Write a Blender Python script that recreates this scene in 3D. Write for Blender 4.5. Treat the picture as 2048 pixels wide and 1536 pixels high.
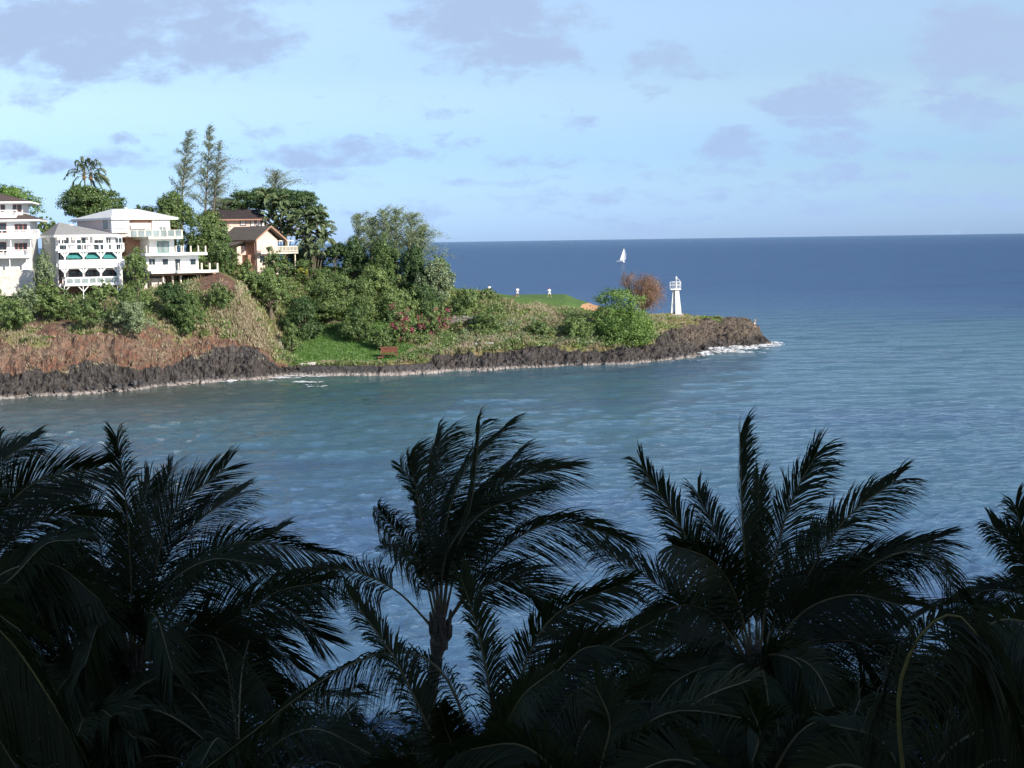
import bpy, math, random
import numpy as np
from mathutils import Vector, Matrix, noise
for o in list(bpy.data.objects): bpy.data.objects.remove(o)
scene = bpy.context.scene
COL = scene.collection
R = math.radians
# ------------------------------------------------------------------ camera
FPX, HCAM = 2813.0, 21.0
PITCH, ROLL = math.atan(287/2813.0), R(0.855)
Fw = Vector((0, math.cos(PITCH), -math.sin(PITCH)))
U0 = Vector((0, math.sin(PITCH), math.cos(PITCH)))
X0 = Vector((1, 0, 0))
Rt = X0*math.cos(ROLL) - U0*math.sin(ROLL)
Up = X0*math.sin(ROLL) + U0*math.cos(ROLL)
cam = bpy.data.cameras.new('camera'); camo = bpy.data.objects.new('camera', cam); COL.objects.link(camo)
cam.sensor_width = 36; cam.lens = FPX/2048*36; cam.clip_start = 0.5; cam.clip_end = 150000
M = Matrix((Rt, Up, -Fw)).transposed().to_4x4(); M.translation = (0, 0, HCAM); camo.matrix_world = M
scene.camera = camo
def ray(px, py): return Fw + Rt*((px-1024)/FPX) + Up*((768-py)/FPX)
def P(px, py, d):
    r = ray(px, py); return Vector((0, 0, HCAM)) + r*(d/r.y)
# ------------------------------------------------------------------ light
SUN_EL, SUN_AZ = R(27), R(134)          # azimuth clockwise from +Y : behind and to the right of the camera
sdir = Vector((math.sin(SUN_AZ)*math.cos(SUN_EL), math.cos(SUN_AZ)*math.cos(SUN_EL), math.sin(SUN_EL)))
sl = bpy.data.lights.new('sun', 'SUN'); so = bpy.data.objects.new('sun', sl); COL.objects.link(so)
sl.energy = 4.9; sl.angle = R(0.5); sl.color = (1.0, 0.93, 0.82)
so.rotation_euler = sdir.to_track_quat('Z', 'Y').to_euler()
scene.view_settings.view_transform = 'Standard'; scene.view_settings.look = 'None'
scene.view_settings.exposure = 0.35; scene.view_settings.gamma = 1
# ------------------------------------------------------------------ sky
W = bpy.data.worlds.new('World'); scene.world = W; W.use_nodes = True
nt = W.node_tree; nt.nodes.clear()
class NT:
    """small helper to write node graphs as expressions"""
    def __init__(s, t): s.t = t
    def n(s, k, **kw):
        x = s.t.nodes.new(k)
        for a, b in kw.items(): setattr(x, a, b)
        return x
    def put(s, sock, v):
        if hasattr(v, 'is_linked') or isinstance(v, bpy.types.NodeSocket): s.t.links.new(v, sock)
        elif v is not None: sock.default_value = v
    def m(s, op, a, b=None, c=None, clamp=False):
        x = s.n('ShaderNodeMath', operation=op); x.use_clamp = clamp
        for i, v in enumerate((a, b, c)): s.put(x.inputs[i], v) if v is not None else None
        return x.outputs[0]
    def v(s, op, a, b=None):
        x = s.n('ShaderNodeVectorMath', operation=op); s.put(x.inputs[0], a)
        if b is not None: s.put(x.inputs[1], b)
        return x.outputs['Value'] if op in ('LENGTH', 'DOT_PRODUCT') else x.outputs[0]
    def sc(s, a, f):
        x = s.n('ShaderNodeVectorMath', operation='SCALE'); s.put(x.inputs[0], a); s.put(x.inputs['Scale'], f); return x.outputs[0]
    def xyz(s, a=0., b=0., c=0.):
        x = s.n('ShaderNodeCombineXYZ')
        for i, v in enumerate((a, b, c)): s.put(x.inputs[i], v)
        return x.outputs[0]
    def sep(s, a):
        x = s.n('ShaderNodeSeparateXYZ'); s.put(x.inputs[0], a); return x.outputs
    def noise(s, vec, scale, detail=3, rough=.5, dist=0., col=False):
        x = s.n('ShaderNodeTexNoise'); s.put(x.inputs['Vector'], vec); x.inputs['Scale'].default_value = scale
        x.inputs['Detail'].default_value = detail; x.inputs['Roughness'].default_value = rough; x.inputs['Distortion'].default_value = dist
        return x.outputs['Color' if col else 'Fac']
    def smooth(s, a, lo, hi, o0=0., o1=1.):
        x = s.n('ShaderNodeMapRange', interpolation_type='SMOOTHSTEP'); s.put(x.inputs[0], a)
        s.put(x.inputs[1], lo); s.put(x.inputs[2], hi); s.put(x.inputs[3], o0); s.put(x.inputs[4], o1); return x.outputs[0]
    def mix(s, f, a, b, mode='MIX'):
        x = s.n('ShaderNodeMix', data_type='RGBA', blend_type=mode); s.put(x.inputs[0], f)
        for i, v in ((6, a), (7, b)):
            if isinstance(v, (tuple, list)) and len(v) == 3: v = (*v, 1)
            s.put(x.inputs[i], v)
        return x.outputs[2]
g = NT(nt)
sky = g.n('ShaderNodeTexSky', sky_type='NISHITA'); sky.sun_disc = False
sky.sun_elevation = SUN_EL; sky.sun_rotation = SUN_AZ; sky.air_density = 1.0; sky.dust_density = 0.3; sky.ozone_density = 1.6
D = g.sep(g.n('ShaderNodeTexCoord').outputs['Generated'])
yy = g.m('MAXIMUM', g.m('ABSOLUTE', D[1]), 0.05)
u = g.m('DIVIDE', D[0], yy); v = g.m('DIVIDE', D[2], yy)
uv = g.xyz(u, v, 0.)
def uvpx(px, py):
    r = ray(px, py); return r.x/r.y, r.z/r.y
warp = g.v('SUBTRACT', g.noise(g.v('MULTIPLY', uv, (1, 2.0, 1)), 16, 6, .62, .3, col=True), (.5, .5, .5))
warp2 = g.v('SUBTRACT', g.noise(g.v('MULTIPLY', uv, (1, 1.6, 1)), 5, 2, .5, 0, col=True), (.5, .5, .5))
wuv = g.v('ADD', uv, g.v('ADD', g.v('MULTIPLY', warp, (.085, .045, 0)), g.v('MULTIPLY', warp2, (.05, .02, 0))))
blobs = [(150, 60, 300, 90, 1), (430, 90, 190, 80, .95), (60, 180, 110, 40, .6), (330, 20, 260, 50, .8), (960, 40, 230, 75, 1), (1060, 110, 150, 60, 1), (920, 130, 90, 30, .6), (880, 215, 60, 22, .5),
         (1390, 115, 140, 40, .65), (1150, 232, 60, 28, .6), (1970, 90, 190, 110, 1), (1640, 200, 160, 45, .95), (1650, 250, 110, 25, .7), (1930, 230, 110, 40, .75),
         (1470, 285, 90, 40, .8), (1230, 320, 90, 26, .6), (700, 320, 120, 30, .7), (1090, 320, 70, 14, .6), (470, 310, 70, 20, .5), (1850, 200, 60, 18, .6), (1000, 360, 200, 14, .5), (1560, 380, 200, 16, .5), (300, 270, 80, 14, .45), (1660, 298, 110, 26, .7), (1820, 300, 100, 26, .5), (730, 300, 200, 32, .75), (230, 312, 170, 34, .7), (30, 300, 70, 34, .6), (560, 250, 90, 18, .4),
         (1080, 318, 190, 20, .45), (1290, 350, 260, 26, .5), (1700, 350, 240, 28, .55), (1980, 320, 130, 22, .5), (640, 360, 300, 22, .4), (1300, 400, 500, 22, .5), (1850, 410, 380, 22, .5), (900, 420, 400, 16, .35), (2300, 200, 200, 90, .9), (-250, 150, 200, 120, .9)]
mask = None
for (bx, by, rx, ry, st) in blobs:
    cu, cv = uvpx(bx, by)
    l = g.v('LENGTH', g.v('MULTIPLY', g.v('SUBTRACT', wuv, (cu, cv, 0)), (2813/(rx*1.3), 2813/(ry*1.25), 0)))
    a = g.m('MULTIPLY', g.smooth(l, 1.05, 0.25), st)
    mask = a if mask is None else g.m('MAXIMUM', mask, a)
# scattered clouds over the rest of the sky, and thin veil
hi = g.noise(uv, 3.2, 5, .55)
small = g.noise(g.v('ADD', g.v('MULTIPLY', uv, (1, 2.4, 1)), (3.1, 1.7, 0)), 13, 6, .6, .4)
mask = g.m('MAXIMUM', mask, g.m('MULTIPLY', g.smooth(small, .54, .68), g.smooth(v, .15, .08, .0, .62)))
rest = g.m('MULTIPLY', g.smooth(hi, .5, .7), g.smooth(v, .2, .32))
mask = g.m('MAXIMUM', mask, g.m('MULTIPLY', rest, .7))
tex = g.noise(g.v('MULTIPLY', uv, (1, 1.8, 1)), 48, 7, .62)
tex2 = g.noise(g.v('MULTIPLY', uv, (1, 1.9, 1)), 15, 7, .62, .2)
mask = g.smooth(g.m('ADD', mask, g.m('MULTIPLY', g.m('SUBTRACT', g.m('ADD', g.m('MULTIPLY', tex, .45), g.m('MULTIPLY', tex2, .75)), .6), 2.5)), .2, .95)
ramp = g.mix(g.smooth(v, 0.0, 0.055), (.49, .77, 1.68), (.60, .80, 1.28))
ramp = g.mix(g.smooth(v, 0.05, .11), ramp, (.93, .99, 1.17)); ramp = g.mix(g.smooth(v, .11, .17), ramp, (1.22, 1.19, 1.30))
base = g.mix(1.0, sky.outputs[0], ramp, 'MULTIPLY')
cloud = g.mix(g.smooth(v, 0.02, .15), (3.3, 4.6, 7.1), (3.45, 4.6, 6.6))
bg = g.n('ShaderNodeBackground'); bg.inputs[1].default_value = 0.10
nt.links.new(g.mix(mask, base, cloud), bg.inputs[0])
wo = g.n('ShaderNodeOutputWorld'); nt.links.new(bg.outputs[0], wo.inputs[0])
W.cycles.sampling_method = 'AUTOMATIC'
# ------------------------------------------------------------------ objects
def props(o, label=None, cat=None, group=None, kind=None):
    if label: o['label'] = label
    if cat: o['category'] = cat
    if group: o['group'] = group
    if kind: o['kind'] = kind
    return o
def link(name, me, mat=None, parent=None, loc=None):
    o = bpy.data.objects.new(name, me); COL.objects.link(o)
    if mat is not None and me is not None:
        for m_ in (mat if isinstance(mat, (list, tuple)) else [mat]): me.materials.append(m_)
    if parent is not None: o.parent = parent
    if loc is not None: o.location = loc
    return o
def empty(name, loc, rz=0, **kw):
    o = bpy.data.objects.new(name, None); COL.objects.link(o); o.location = loc; o.rotation_euler = (0, 0, rz); o.empty_display_size = .5
    props(o, **kw); return o
class MB:
    def __init__(s): s.v = []; s.f = []
    def box(s, x0, x1, y0, y1, z0, z1):
        if x0 > x1: x0, x1 = x1, x0
        if y0 > y1: y0, y1 = y1, y0
        if z0 > z1: z0, z1 = z1, z0
        b = len(s.v); s.v += [(x0, y0, z0), (x1, y0, z0), (x1, y1, z0), (x0, y1, z0), (x0, y0, z1), (x1, y0, z1), (x1, y1, z1), (x0, y1, z1)]
        s.f += [(b, b+3, b+2, b+1), (b+4, b+5, b+6, b+7), (b, b+1, b+5, b+4), (b+1, b+2, b+6, b+5), (b+2, b+3, b+7, b+6), (b+3, b, b+4, b+7)]
        return s
    def poly(s, pts):
        b = len(s.v); s.v += [tuple(p) for p in pts]; s.f.append(tuple(range(b, b+len(pts)))); return s
    def tube(s, pts, rads, n=6, cap=True):
        pts = [Vector(p) for p in pts]; b0 = len(s.v)
        for i, p in enumerate(pts):
            t = (pts[min(i+1, len(pts)-1)]-pts[max(i-1, 0)]).normalized()
            a = Vector((0, 0, 1)) if abs(t.z) < .9 else Vector((1, 0, 0))
            e1 = t.cross(a).normalized(); e2 = t.cross(e1)
            r = rads[i] if isinstance(rads, (list, tuple)) else rads
            for k in range(n):
                an = 2*math.pi*k/n; s.v.append(tuple(p+e1*(r*math.cos(an))+e2*(r*math.sin(an))))
        for i in range(len(pts)-1):
            for k in range(n):
                a = b0+i*n+k; b = b0+i*n+(k+1) % n; s.f.append((a, b, b+n, a+n))
        if cap: s.f.append(tuple(range(b0, b0+n))[::-1]); s.f.append(tuple(range(len(s.v)-n, len(s.v))))
        return s
    def lathe(s, c, prof, n=16):
        b0 = len(s.v)
        for r, z in prof:
            for k in range(n):
                an = 2*math.pi*k/n; s.v.append((c[0]+r*math.cos(an), c[1]+r*math.sin(an), c[2]+z))
        for i in range(len(prof)-1):
            for k in range(n):
                a = b0+i*n+k; b = b0+i*n+(k+1) % n; s.f.append((a, b, b+n, a+n))
        return s
    def build(s, name, mat, parent=None, smooth=False, loc=None):
        me = bpy.data.meshes.new(name); me.from_pydata(s.v, [], s.f); me.update()
        if smooth: me.polygons.foreach_set('use_smooth', [True]*len(me.polygons))
        return link(name, me, mat, parent, loc)
# ------------------------------------------------------------------ materials
def mat(name, col, rough=.7, var=0., vscale=3., spec=.3, col2=None, bump=0., bscale=20., stretch=(1, 1, 1)):
    m = bpy.data.materials.new(name); m.use_nodes = True; t = m.node_tree; g = NT(t)
    b = t.nodes['Principled BSDF']; b.inputs['Roughness'].default_value = rough; b.inputs['Specular IOR Level'].default_value = spec
    co = g.n('ShaderNodeTexCoord').outputs['Object']; co = g.v('MULTIPLY', co, stretch)
    c2 = col2 or tuple(c*(1-var) for c in col)
    f = g.smooth(g.noise(co, vscale, 5, .6), .35, .68)
    t.links.new(g.mix(f, col, c2), b.inputs['Base Color'])
    if bump:
        bp = g.n('ShaderNodeBump'); bp.inputs['Strength'].default_value = bump; bp.inputs['Distance'].default_value = .05
        t.links.new(g.noise(co, bscale, 5, .6), bp.inputs['Height']); t.links.new(bp.outputs[0], b.inputs['Normal'])
    return m
def leafmat(name, c0, c1, trans=.10, rough=.5, gloss=.04):
    """leaf colours vary from leaf to leaf (face attribute 'tint')"""
    m = bpy.data.materials.new(name); m.use_nodes = True; t = m.node_tree; g = NT(t); t.nodes.clear()
    at = g.n('ShaderNodeAttribute', attribute_name='tint'); c = g.mix(at.outputs['Fac'], c0, c1)
    d = g.n('ShaderNodeBsdfDiffuse'); t.links.new(c, d.inputs[0])
    tr = g.n('ShaderNodeBsdfTranslucent'); t.links.new(g.mix(1., c, (1.1, 1.25, .6), 'MULTIPLY'), tr.inputs[0])
    mx = g.n('ShaderNodeMixShader'); mx.inputs[0].default_value = trans
    t.links.new(d.outputs[0], mx.inputs[1]); t.links.new(tr.outputs[0], mx.inputs[2])
    gl = g.n('ShaderNodeBsdfGlossy'); gl.inputs['Roughness'].default_value = rough
    m2 = g.n('ShaderNodeMixShader'); m2.inputs[0].default_value = gloss
    t.links.new(mx.outputs[0], m2.inputs[1]); t.links.new(gl.outputs[0], m2.inputs[2])
    o = g.n('ShaderNodeOutputMaterial'); t.links.new(m2.outputs[0], o.inputs[0])
    return m
MAT = {}
MAT['bark'] = mat('bark', (.20, .16, .12), .9, .5, 6, bump=.5)
MAT['palmbark'] = mat('palmbark', (.17, .14, .11), .9, .55, 5, bump=.6, stretch=(1, 1, 5))
MAT['midrib'] = mat('midrib', (.20, .17, .05), .5, .4, 2)
MAT['midribdark'] = mat('midribdark', (.19, .16, .085), .5, .4, 2)
MAT['greybranch'] = mat('greybranch', (.42, .38, .34), .9, .4, 6)
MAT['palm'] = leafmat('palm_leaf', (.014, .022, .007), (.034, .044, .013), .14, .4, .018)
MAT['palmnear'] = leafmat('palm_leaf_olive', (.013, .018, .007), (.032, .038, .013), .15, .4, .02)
MAT['palmfar'] = leafmat('palm_leaf_far', (.04, .075, .035), (.13, .17, .08), .2)
MAT['clump'] = leafmat('palm_leaf_clump', (.035, .07, .025), (.20, .25, .12), .1)
MAT['green'] = leafmat('leaf_green', (.04, .09, .028), (.15, .215, .06))
MAT['bright'] = leafmat('leaf_bright', (.06, .135, .03), (.21, .32, .07))
MAT['mid'] = leafmat('leaf_mid', (0.068, 0.128, 0.042), (0.225, 0.300, 0.090))
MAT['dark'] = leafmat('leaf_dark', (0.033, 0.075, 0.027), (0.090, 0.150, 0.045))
MAT['olive'] = leafmat('leaf_olive', (.045, .095, .028), (.185, .25, .075))
MAT['grey'] = leafmat('leaf_greygreen', (0.100, 0.150, 0.081), (0.300, 0.362, 0.188))
MAT['needle'] = leafmat('needle', (0.091, 0.130, 0.078), (0.247, 0.286, 0.169))
MAT['brownleaf'] = leafmat('leaf_brown', (.17, .10, .06), (.34, .20, .12))
MAT['pink'] = leafmat('petal_pink', (.42, .06, .13), (.62, .16, .26), .3)
MAT['yellow'] = leafmat('leaf_yellow', (.30, .28, .03), (.45, .40, .06))
MAT['dry'] = leafmat('dry_blade', (.25, .21, .13), (.44, .38, .25), .2)
MAT['drypale'] = leafmat('dry_blade_pale', (.40, .32, .23), (.60, .50, .38), .2)
MAT['herb'] = leafmat('herb_blade', (0.108, 0.180, 0.042), (0.288, 0.348, 0.108), .2)
MAT['grassgreen'] = leafmat('grass_blade', (.07, .17, .03), (.17, .30, .07), .2)
MAT['white'] = mat('white_paint', (.86, .86, .84), .6, .10, 1.2)
MAT['cream'] = mat('cream_paint', (.78, .70, .56), .6, .1, 1.2)
MAT['pinkwall'] = mat('pink_stucco', (.74, .62, .58), .8, .12, .8)
MAT['whitewall'] = mat('white_stucco', (.86, .81, .78), .8, .08, .8)
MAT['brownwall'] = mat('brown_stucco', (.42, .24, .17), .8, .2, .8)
MAT['shadewall'] = mat('shade_toned_siding', (.42, .44, .42), .8, .15, .8, stretch=(1, 1, 6))  # white house's siding, greyed to hold the shade of its left side
MAT['peach'] = mat('peach_stucco', (.72, .56, .48), .8, .1, .8)
MAT['glass'] = mat('window_glass', (.03, .05, .06), .1, .3, .6, spec=.8)
MAT['glasspale'] = mat('window_glass_pale', (.30, .36, .36), .15, .4, .6, spec=.8)
MAT['teal'] = mat('teal_canvas', (.05, .24, .23), .8, .15, 2)
MAT['awning'] = mat('cream_canvas', (.74, .62, .52), .8, .1, 2)
MAT['redframe'] = mat('redwood', (.20, .06, .04), .7, .3, 3)
MAT['roofbrown'] = mat('brown_shingle', (.13, .095, .085), .9, .35, 3, stretch=(1, 1, 4), bump=.4)
MAT['roofdark'] = mat('dark_shingle', (.06, .045, .045), .9, .35, 3, bump=.4)
MAT['roofgrey'] = mat('grey_shingle', (.36, .35, .33), .9, .18, 2.5, bump=.4)
MAT['rooftan'] = mat('tan_shingle', (.17, .145, .12), .9, .3, 2.5, bump=.4)
MAT['roofwhite'] = mat('white_roof_membrane', (.76, .76, .72), .7, .08, .7)
MAT['steel'] = mat('grey_steel', (.35, .36, .37), .4, .2, 3)
MAT['skin'] = mat('skin', (.45, .26, .18), .6, .1, 5)
MAT['cloth_white'] = mat('white_cloth', (.82, .82, .80), .9, .05, 5)
MAT['cloth_navy'] = mat('navy_cloth', (.03, .04, .10), .9, .1, 5)
MAT['cloth_grey'] = mat('grey_cloth', (.30, .29, .28), .9, .1, 5)
MAT['hat_red'] = mat('red_cloth', (.35, .03, .04), .9, .1, 5)
MAT['hair'] = mat('dark_hair', (.03, .02, .015), .8, .1, 5)
MAT['sail'] = mat('sail_cloth', (.85, .85, .85), .6, .04, .4)
MAT['redwood'] = mat('red_stained_wood', (.20, .085, .06), .8, .3, 3)
MAT['wallstone'] = mat('lava_stone', (.075, .070, .068), .9, .6, 2.2, bump=.8, bscale=5)
MAT['concrete'] = mat('concrete', (.42, .40, .36), .9, .2, 1)
MAT['stonepale'] = mat('pale_stone', (.78, .72, .64), .9, .3, 1.5, bump=.6, bscale=3)
# ------------------------------------------------------------------ terrain of the headland
# each key column: px, waterline py, four (py, +depth) points up the slope, three (z, +depth) points behind
HK = [
(-520, 852, (805, 3), (725, 9), (640, 22), (600, 30), (17, 55), (19.5, 130), 160),
(0,   797, (750, 3), (684, 8), (625, 20), (592, 28), (17.2, 52), (19.5, 130), 160),
(130, 790, (742, 3), (676, 8), (618, 20), (588, 27), (17.2, 50), (19.5, 130), 160),
(250, 782, (730, 3), (664, 8), (612, 19), (586, 26), (17.5, 46), (19.5, 130), 160),
(330, 772, (722, 3), (657, 8), (602, 17), (574, 24), (17.8, 44), (19.5, 120), 150),
(395, 765, (724, 3), (660, 7), (598, 14), (556, 20), (17.8, 42), (19.2, 115), 145),
(440, 763, (722, 3), (655, 7), (592, 12), (550, 18), (17.8, 40), (19, 110), 140),
(480, 761, (722, 3), (658, 7), (603, 10.5), (575, 14), (17, 44), (18.5, 110), 140),
(510, 759, (722, 3), (680, 6.5), (640, 10), (565, 34), (15, 55), (14, 110), 140),
(545, 755, (730, 3), (708, 6.5), (690, 9), (558, 36), (15, 58), (13, 110), 140),
(578, 751, (736, 2), (722, 6), (690, 13), (552, 38), (16, 60), (12, 110), 140),
(640, 751, (732, 1.2), (724, 6), (664, 20), (537, 42), (16, 70), (10, 105), 130),
(760, 750, (732, 1.2), (724, 5), (680, 17), (542, 42), (15.5, 65), (10, 95), 120),
(850, 746, (724, 1.5), (702, 5), (665, 15), (572, 37), (12.5, 55), (8, 80), 100),
(910, 741, (708, 2.4), (690, 5.5), (650, 14), (576, 33), (11.5, 45), (6, 62), 80),
(960, 740, (694, 3), (682, 6), (640, 14), (580, 32), (11, 42), (6, 56), 72),
(1030, 737, (698, 3), (684, 6), (640, 14), (595, 26), (10.7, 40), (6, 48), 62),
(1130, 733, (697, 3), (684, 6), (642, 13), (603, 24), (10.55, 38), (5, 47), 60),
(1160, 732, (697, 3), (685, 6), (645, 13), (608, 25), (9.4, 38), (4, 46), 60),
(1190, 731, (698, 3), (686, 6), (650, 13), (616, 27), (8.4, 36), (4, 46), 58),
(1240, 729, (702, 3), (688, 6), (656, 13), (624, 29), (7.1, 38), (3, 50), 60),
(1310, 724, (694, 3), (672, 7), (645, 18), (631, 36), (5.8, 46), (2.5, 56), 66),
(1350, 719, (688, 3), (664, 8), (641, 24), (629, 40), (5.6, 48), (2.5, 56), 64),
(1385, 714, (687, 3), (663, 8), (643, 22), (634, 36), (5.0, 43), (2, 51), 58),
(1410, 708, (684, 3), (660, 8), (642, 18), (635, 29), (4.6, 36), (2, 44), 52),
(1450, 703, (679, 3), (658, 7), (643, 14), (636, 24), (4.5, 30), (2, 37), 45),
(1492, 697, (675, 3), (655, 7), (641, 11), (637, 16), (4.4, 21), (2, 28), 34),
(1510, 694, (680, 2.5), (664, 6), (651, 9), (647, 14), (3.5, 17), (1.5, 22), 28),
(1530, 691, (686, 1.5), (681, 3), (678, 5), (677, 8), (.8, 11), (.3, 14), 18),
(1548, 689, (691, 1), (693, 2), (694, 3), (694, 5), (-.8, 7), (-1, 9), 12)]
def water_d(px, py): r = ray(px, py); return HCAM/(-r.z)*r.y
def keyprof(k):
    px, wy = k[0], k[1]; d = water_d(px, wy)
    pr = [(d-4, -2.0), (d, 0.0)]
    for (py, dd) in k[2:6]: pr.append((d+dd, P(px, py, d+dd).z))
    for (z, dd) in k[6:8]: pr.append((d+dd, z))
    pr.append((d+k[8], -2.5)); return pr
KP = [(k[0], keyprof(k)) for k in HK]
def profile(px):
    if px <= KP[0][0]: return KP[0][1]
    for (a, pa), (b, pb) in zip(KP, KP[1:]):
        if px <= b:
            t = (px-a)/(b-a); t = .6*t+.4*(t*t*(3-2*t))
            return [(x[0]*(1-t)+y[0]*t, x[1]*(1-t)+y[1]*t) for x, y in zip(pa, pb)]
    return KP[-1][1]
def pt_v(pr, v):
    i = min(int(v), len(pr)-2); t = v-i
    return pr[i][0]*(1-t)+pr[i+1][0]*t, pr[i][1]*(1-t)+pr[i+1][1]*t
def gz(px, d):
    pr = profile(px)
    for (a, za), (b, zb) in zip(pr, pr[1:]):
        if d <= b: return za+(zb-za)*max(0, (d-a))/(b-a)
    return 0
def colx(px, d): r = ray(px, 620); return r.x/r.y*d
cols = np.arange(-520, 1549, 3.0)
vs = np.concatenate([np.linspace(0, 1, 4)[:-1], np.linspace(1, 2, 22)[:-1], np.linspace(2, 3, 20)[:-1], np.linspace(3, 4, 26)[:-1], np.linspace(4, 5, 34)[:-1], np.linspace(5, 6, 16)[:-1], np.linspace(6, 8, 14)])
NV, NC = len(vs), len(cols)
def fbm(p, o=4): return noise.fractal(p, 1.0, 2.0, o)
TV = []; ZA = []; ZB = []
def sm(x, a, b):
    t = min(1, max(0, (x-a)/(b-a))) if b != a else float(x > a); return t*t*(3-2*t)
for px in cols:
    pr = profile(px)
    rg = [pr[0], pr[1]]
    for v_ in vs:
        wob = .30*fbm(Vector((px*.012, v_*1.3, 5)), 3) if 1.2 < v_ < 4.9 else 0
        d, z = pt_v(pr, min(8, max(0, v_+wob*.5*(1 if v_ < 3.6 else .5))))
        x = colx(px, d); p = Vector((x, d, z))
        rockm = 1-sm(v_, 2.0, 2.5)
        if px > 1290: rockm = max(rockm, sm(px, 1290, 1340)*(1-sm(v_, 6.5, 7)))
        cliff = 1-sm(v_, 2.8, 3.6)
        # rock relief : vertical ribs, boulders and gullies
        q = Vector((x*.55, d*.55, z*.16))
        rib = noise.multi_fractal(q, .9, 2.1, 4)-.9
        lump = fbm(Vector((x*.12, d*.12, z*.12)), 3)
        amp = (.42*rockm+.50*cliff*(1-rockm)+.10)
        if v_ > 4.9 and 1030 < px < 1175: amp = .03
        if 590 < px < 770 and 1.9 < v_ < 4.3: amp = .06
        if v_ < 1: amp *= .5
        off = rib*amp*1.5+lump*(1.1*rockm*(1-sm(v_, 2.2, 3)) + .5)*(.25 if amp < .08 else 1)*sm(v_, .6, 1.6)
        off += (.34*rockm+.30*cliff)*(noise.noise(Vector((x*1.5, d*1.5, z*.25)))+.6*noise.noise(Vector((x*2.9, d*2.9, z*.5))))*sm(v_, .9, 1.2)*(0 if amp < .08 else 1)
        if px > 1300 and v_ > 1.3: off += .55*abs(noise.noise(Vector((x*.33, d*.33, z*.5))))-.15
        dirv = Vector((0.25, -.75, .62)) if v_ < 5 else Vector((0, 0, 1))
        if v_ >= 4.6: dirv = Vector((0.1, -.2, .9)); off *= .45
        p = p+dirv*off
        TV.append(tuple(p))
        if 0: pass
        # zones (what the ground is made of)
        n1 = fbm(Vector((x*.10, d*.10, z*.25)), 4)
        n2 = fbm(Vector((x*.25+9, d*.25, z*.4)), 3)
        rock = 1-sm(v_+n1*.75+n2*.2-.55*sm(px, 390, 450)*(1-sm(px, 545, 575)), 1.8, 2.2)
        if px > 1290:
            tt = sm(px, 1285, 1330); lim = 3.4 if px < 1400 else 9
            rock = max(rock, tt*(1-sm(v_+n1*.7, lim-.3, lim+.4))*(.95 if px > 1400 else .9))
        red = 0
        if px < 575:
            red = sm(v_+n1*.5, 1.7, 2.0)*(1-sm(v_+n1*1.0+n2*.4, 2.95, 3.4))
            if 385 < px < 500: red = max(red, sm(v_, 4.2, 4.4)*(1-sm(v_, 5.1, 5.3))*(1-sm(abs(px-435), 30, 45)))
            if 470 < px < 540: red = max(red, sm(n1+.35, .1, .5)*sm(v_, 2, 2.5)*(1-sm(v_, 3.6, 4.3))*.9)
        elif px < 1300:
            red = .35*sm(n1, .15, .45)*(1-sm(v_, 2.4, 2.9))*sm(v_, 1.8, 2.1)
        lawn = 0
        if 575 < px < 860: lawn = sm(px+n1*25, 585, 610)*(1-sm(px+n1*40, 770, 850))*sm(v_+n2*.2, 2.3, 2.7)*(1-sm(v_, 4.3, 4.7))
        if 1020 < px < 1180: lawn = sm(px+n1*8, 1026, 1040)*(1-sm(px+(v_-5)*-14, 1160, 1168))*sm(v_+n2*.10, 4.62, 4.78)
        if 900 < px <= 1026: lawn = .8*sm(v_, 4.8, 5.05)
        sand = 0
        if 1120 < px < 1205: sand = sm(px+n2*6, 1130, 1142)*(1-sm(px, 1190, 1200))*sm(v_+n2*.08, 4.62, 4.75)*(1-lawn)
        pale = sm(px, 1295, 1330)*sm(n1, -.1, .4)*sm(v_, 3, 4.5)*.5
        ZA += [rock, red, lawn, 1]; ZB += [sand, pale, max(0, min(1, .5+n1)), 1]
faces = []
for i in range(NC-1):
    for j in range(NV-1):
        a = i*NV+j; faces.append((a, a+NV, a+NV+1, a+1))
me = bpy.data.meshes.new('headland'); me.from_pydata(TV, [], faces)
ca = me.color_attributes.new('zoneA', 'FLOAT_COLOR', 'POINT'); ca.data.foreach_set('color', ZA)
cb = me.color_attributes.new('zoneB', 'FLOAT_COLOR', 'POINT'); cb.data.foreach_set('color', ZB)
m = bpy.data.materials.new('headland_ground'); m.use_nodes = True; t = m.node_tree; g = NT(t)
b = t.nodes['Principled BSDF']; b.inputs['Roughness'].default_value = .95; b.inputs['Specular IOR Level'].default_value = .15
pos = g.n('ShaderNodeNewGeometry').outputs['Position']; ps = g.sep(pos)
A = g.n('ShaderNodeSeparateColor'); t.links.new(g.n('ShaderNodeAttribute', attribute_name='zoneA').outputs['Color'], A.inputs[0])
Bz = g.n('ShaderNodeSeparateColor'); t.links.new(g.n('ShaderNodeAttribute', attribute_name='zoneB').outputs['Color'], Bz.inputs[0])
nf = g.noise(g.v('MULTIPLY', pos, (1, 1, .45)), 1.6, 6, .65); nb = g.noise(pos, .28, 4, .6); nfine = g.noise(pos, 5., 4, .7)
def thr(s, w=.5, lo=.35, hi=.6): return g.smooth(g.m('ADD', s, g.m('MULTIPLY', g.m('SUBTRACT', nf, .5), w*2)), lo, hi)
veg = g.mix(g.smooth(nf, .38, .62), (.27, .21, .12), (.13, .14, .05)); veg = g.mix(g.smooth(nb, .45, .65), veg, (.19, .20, .08))
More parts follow.
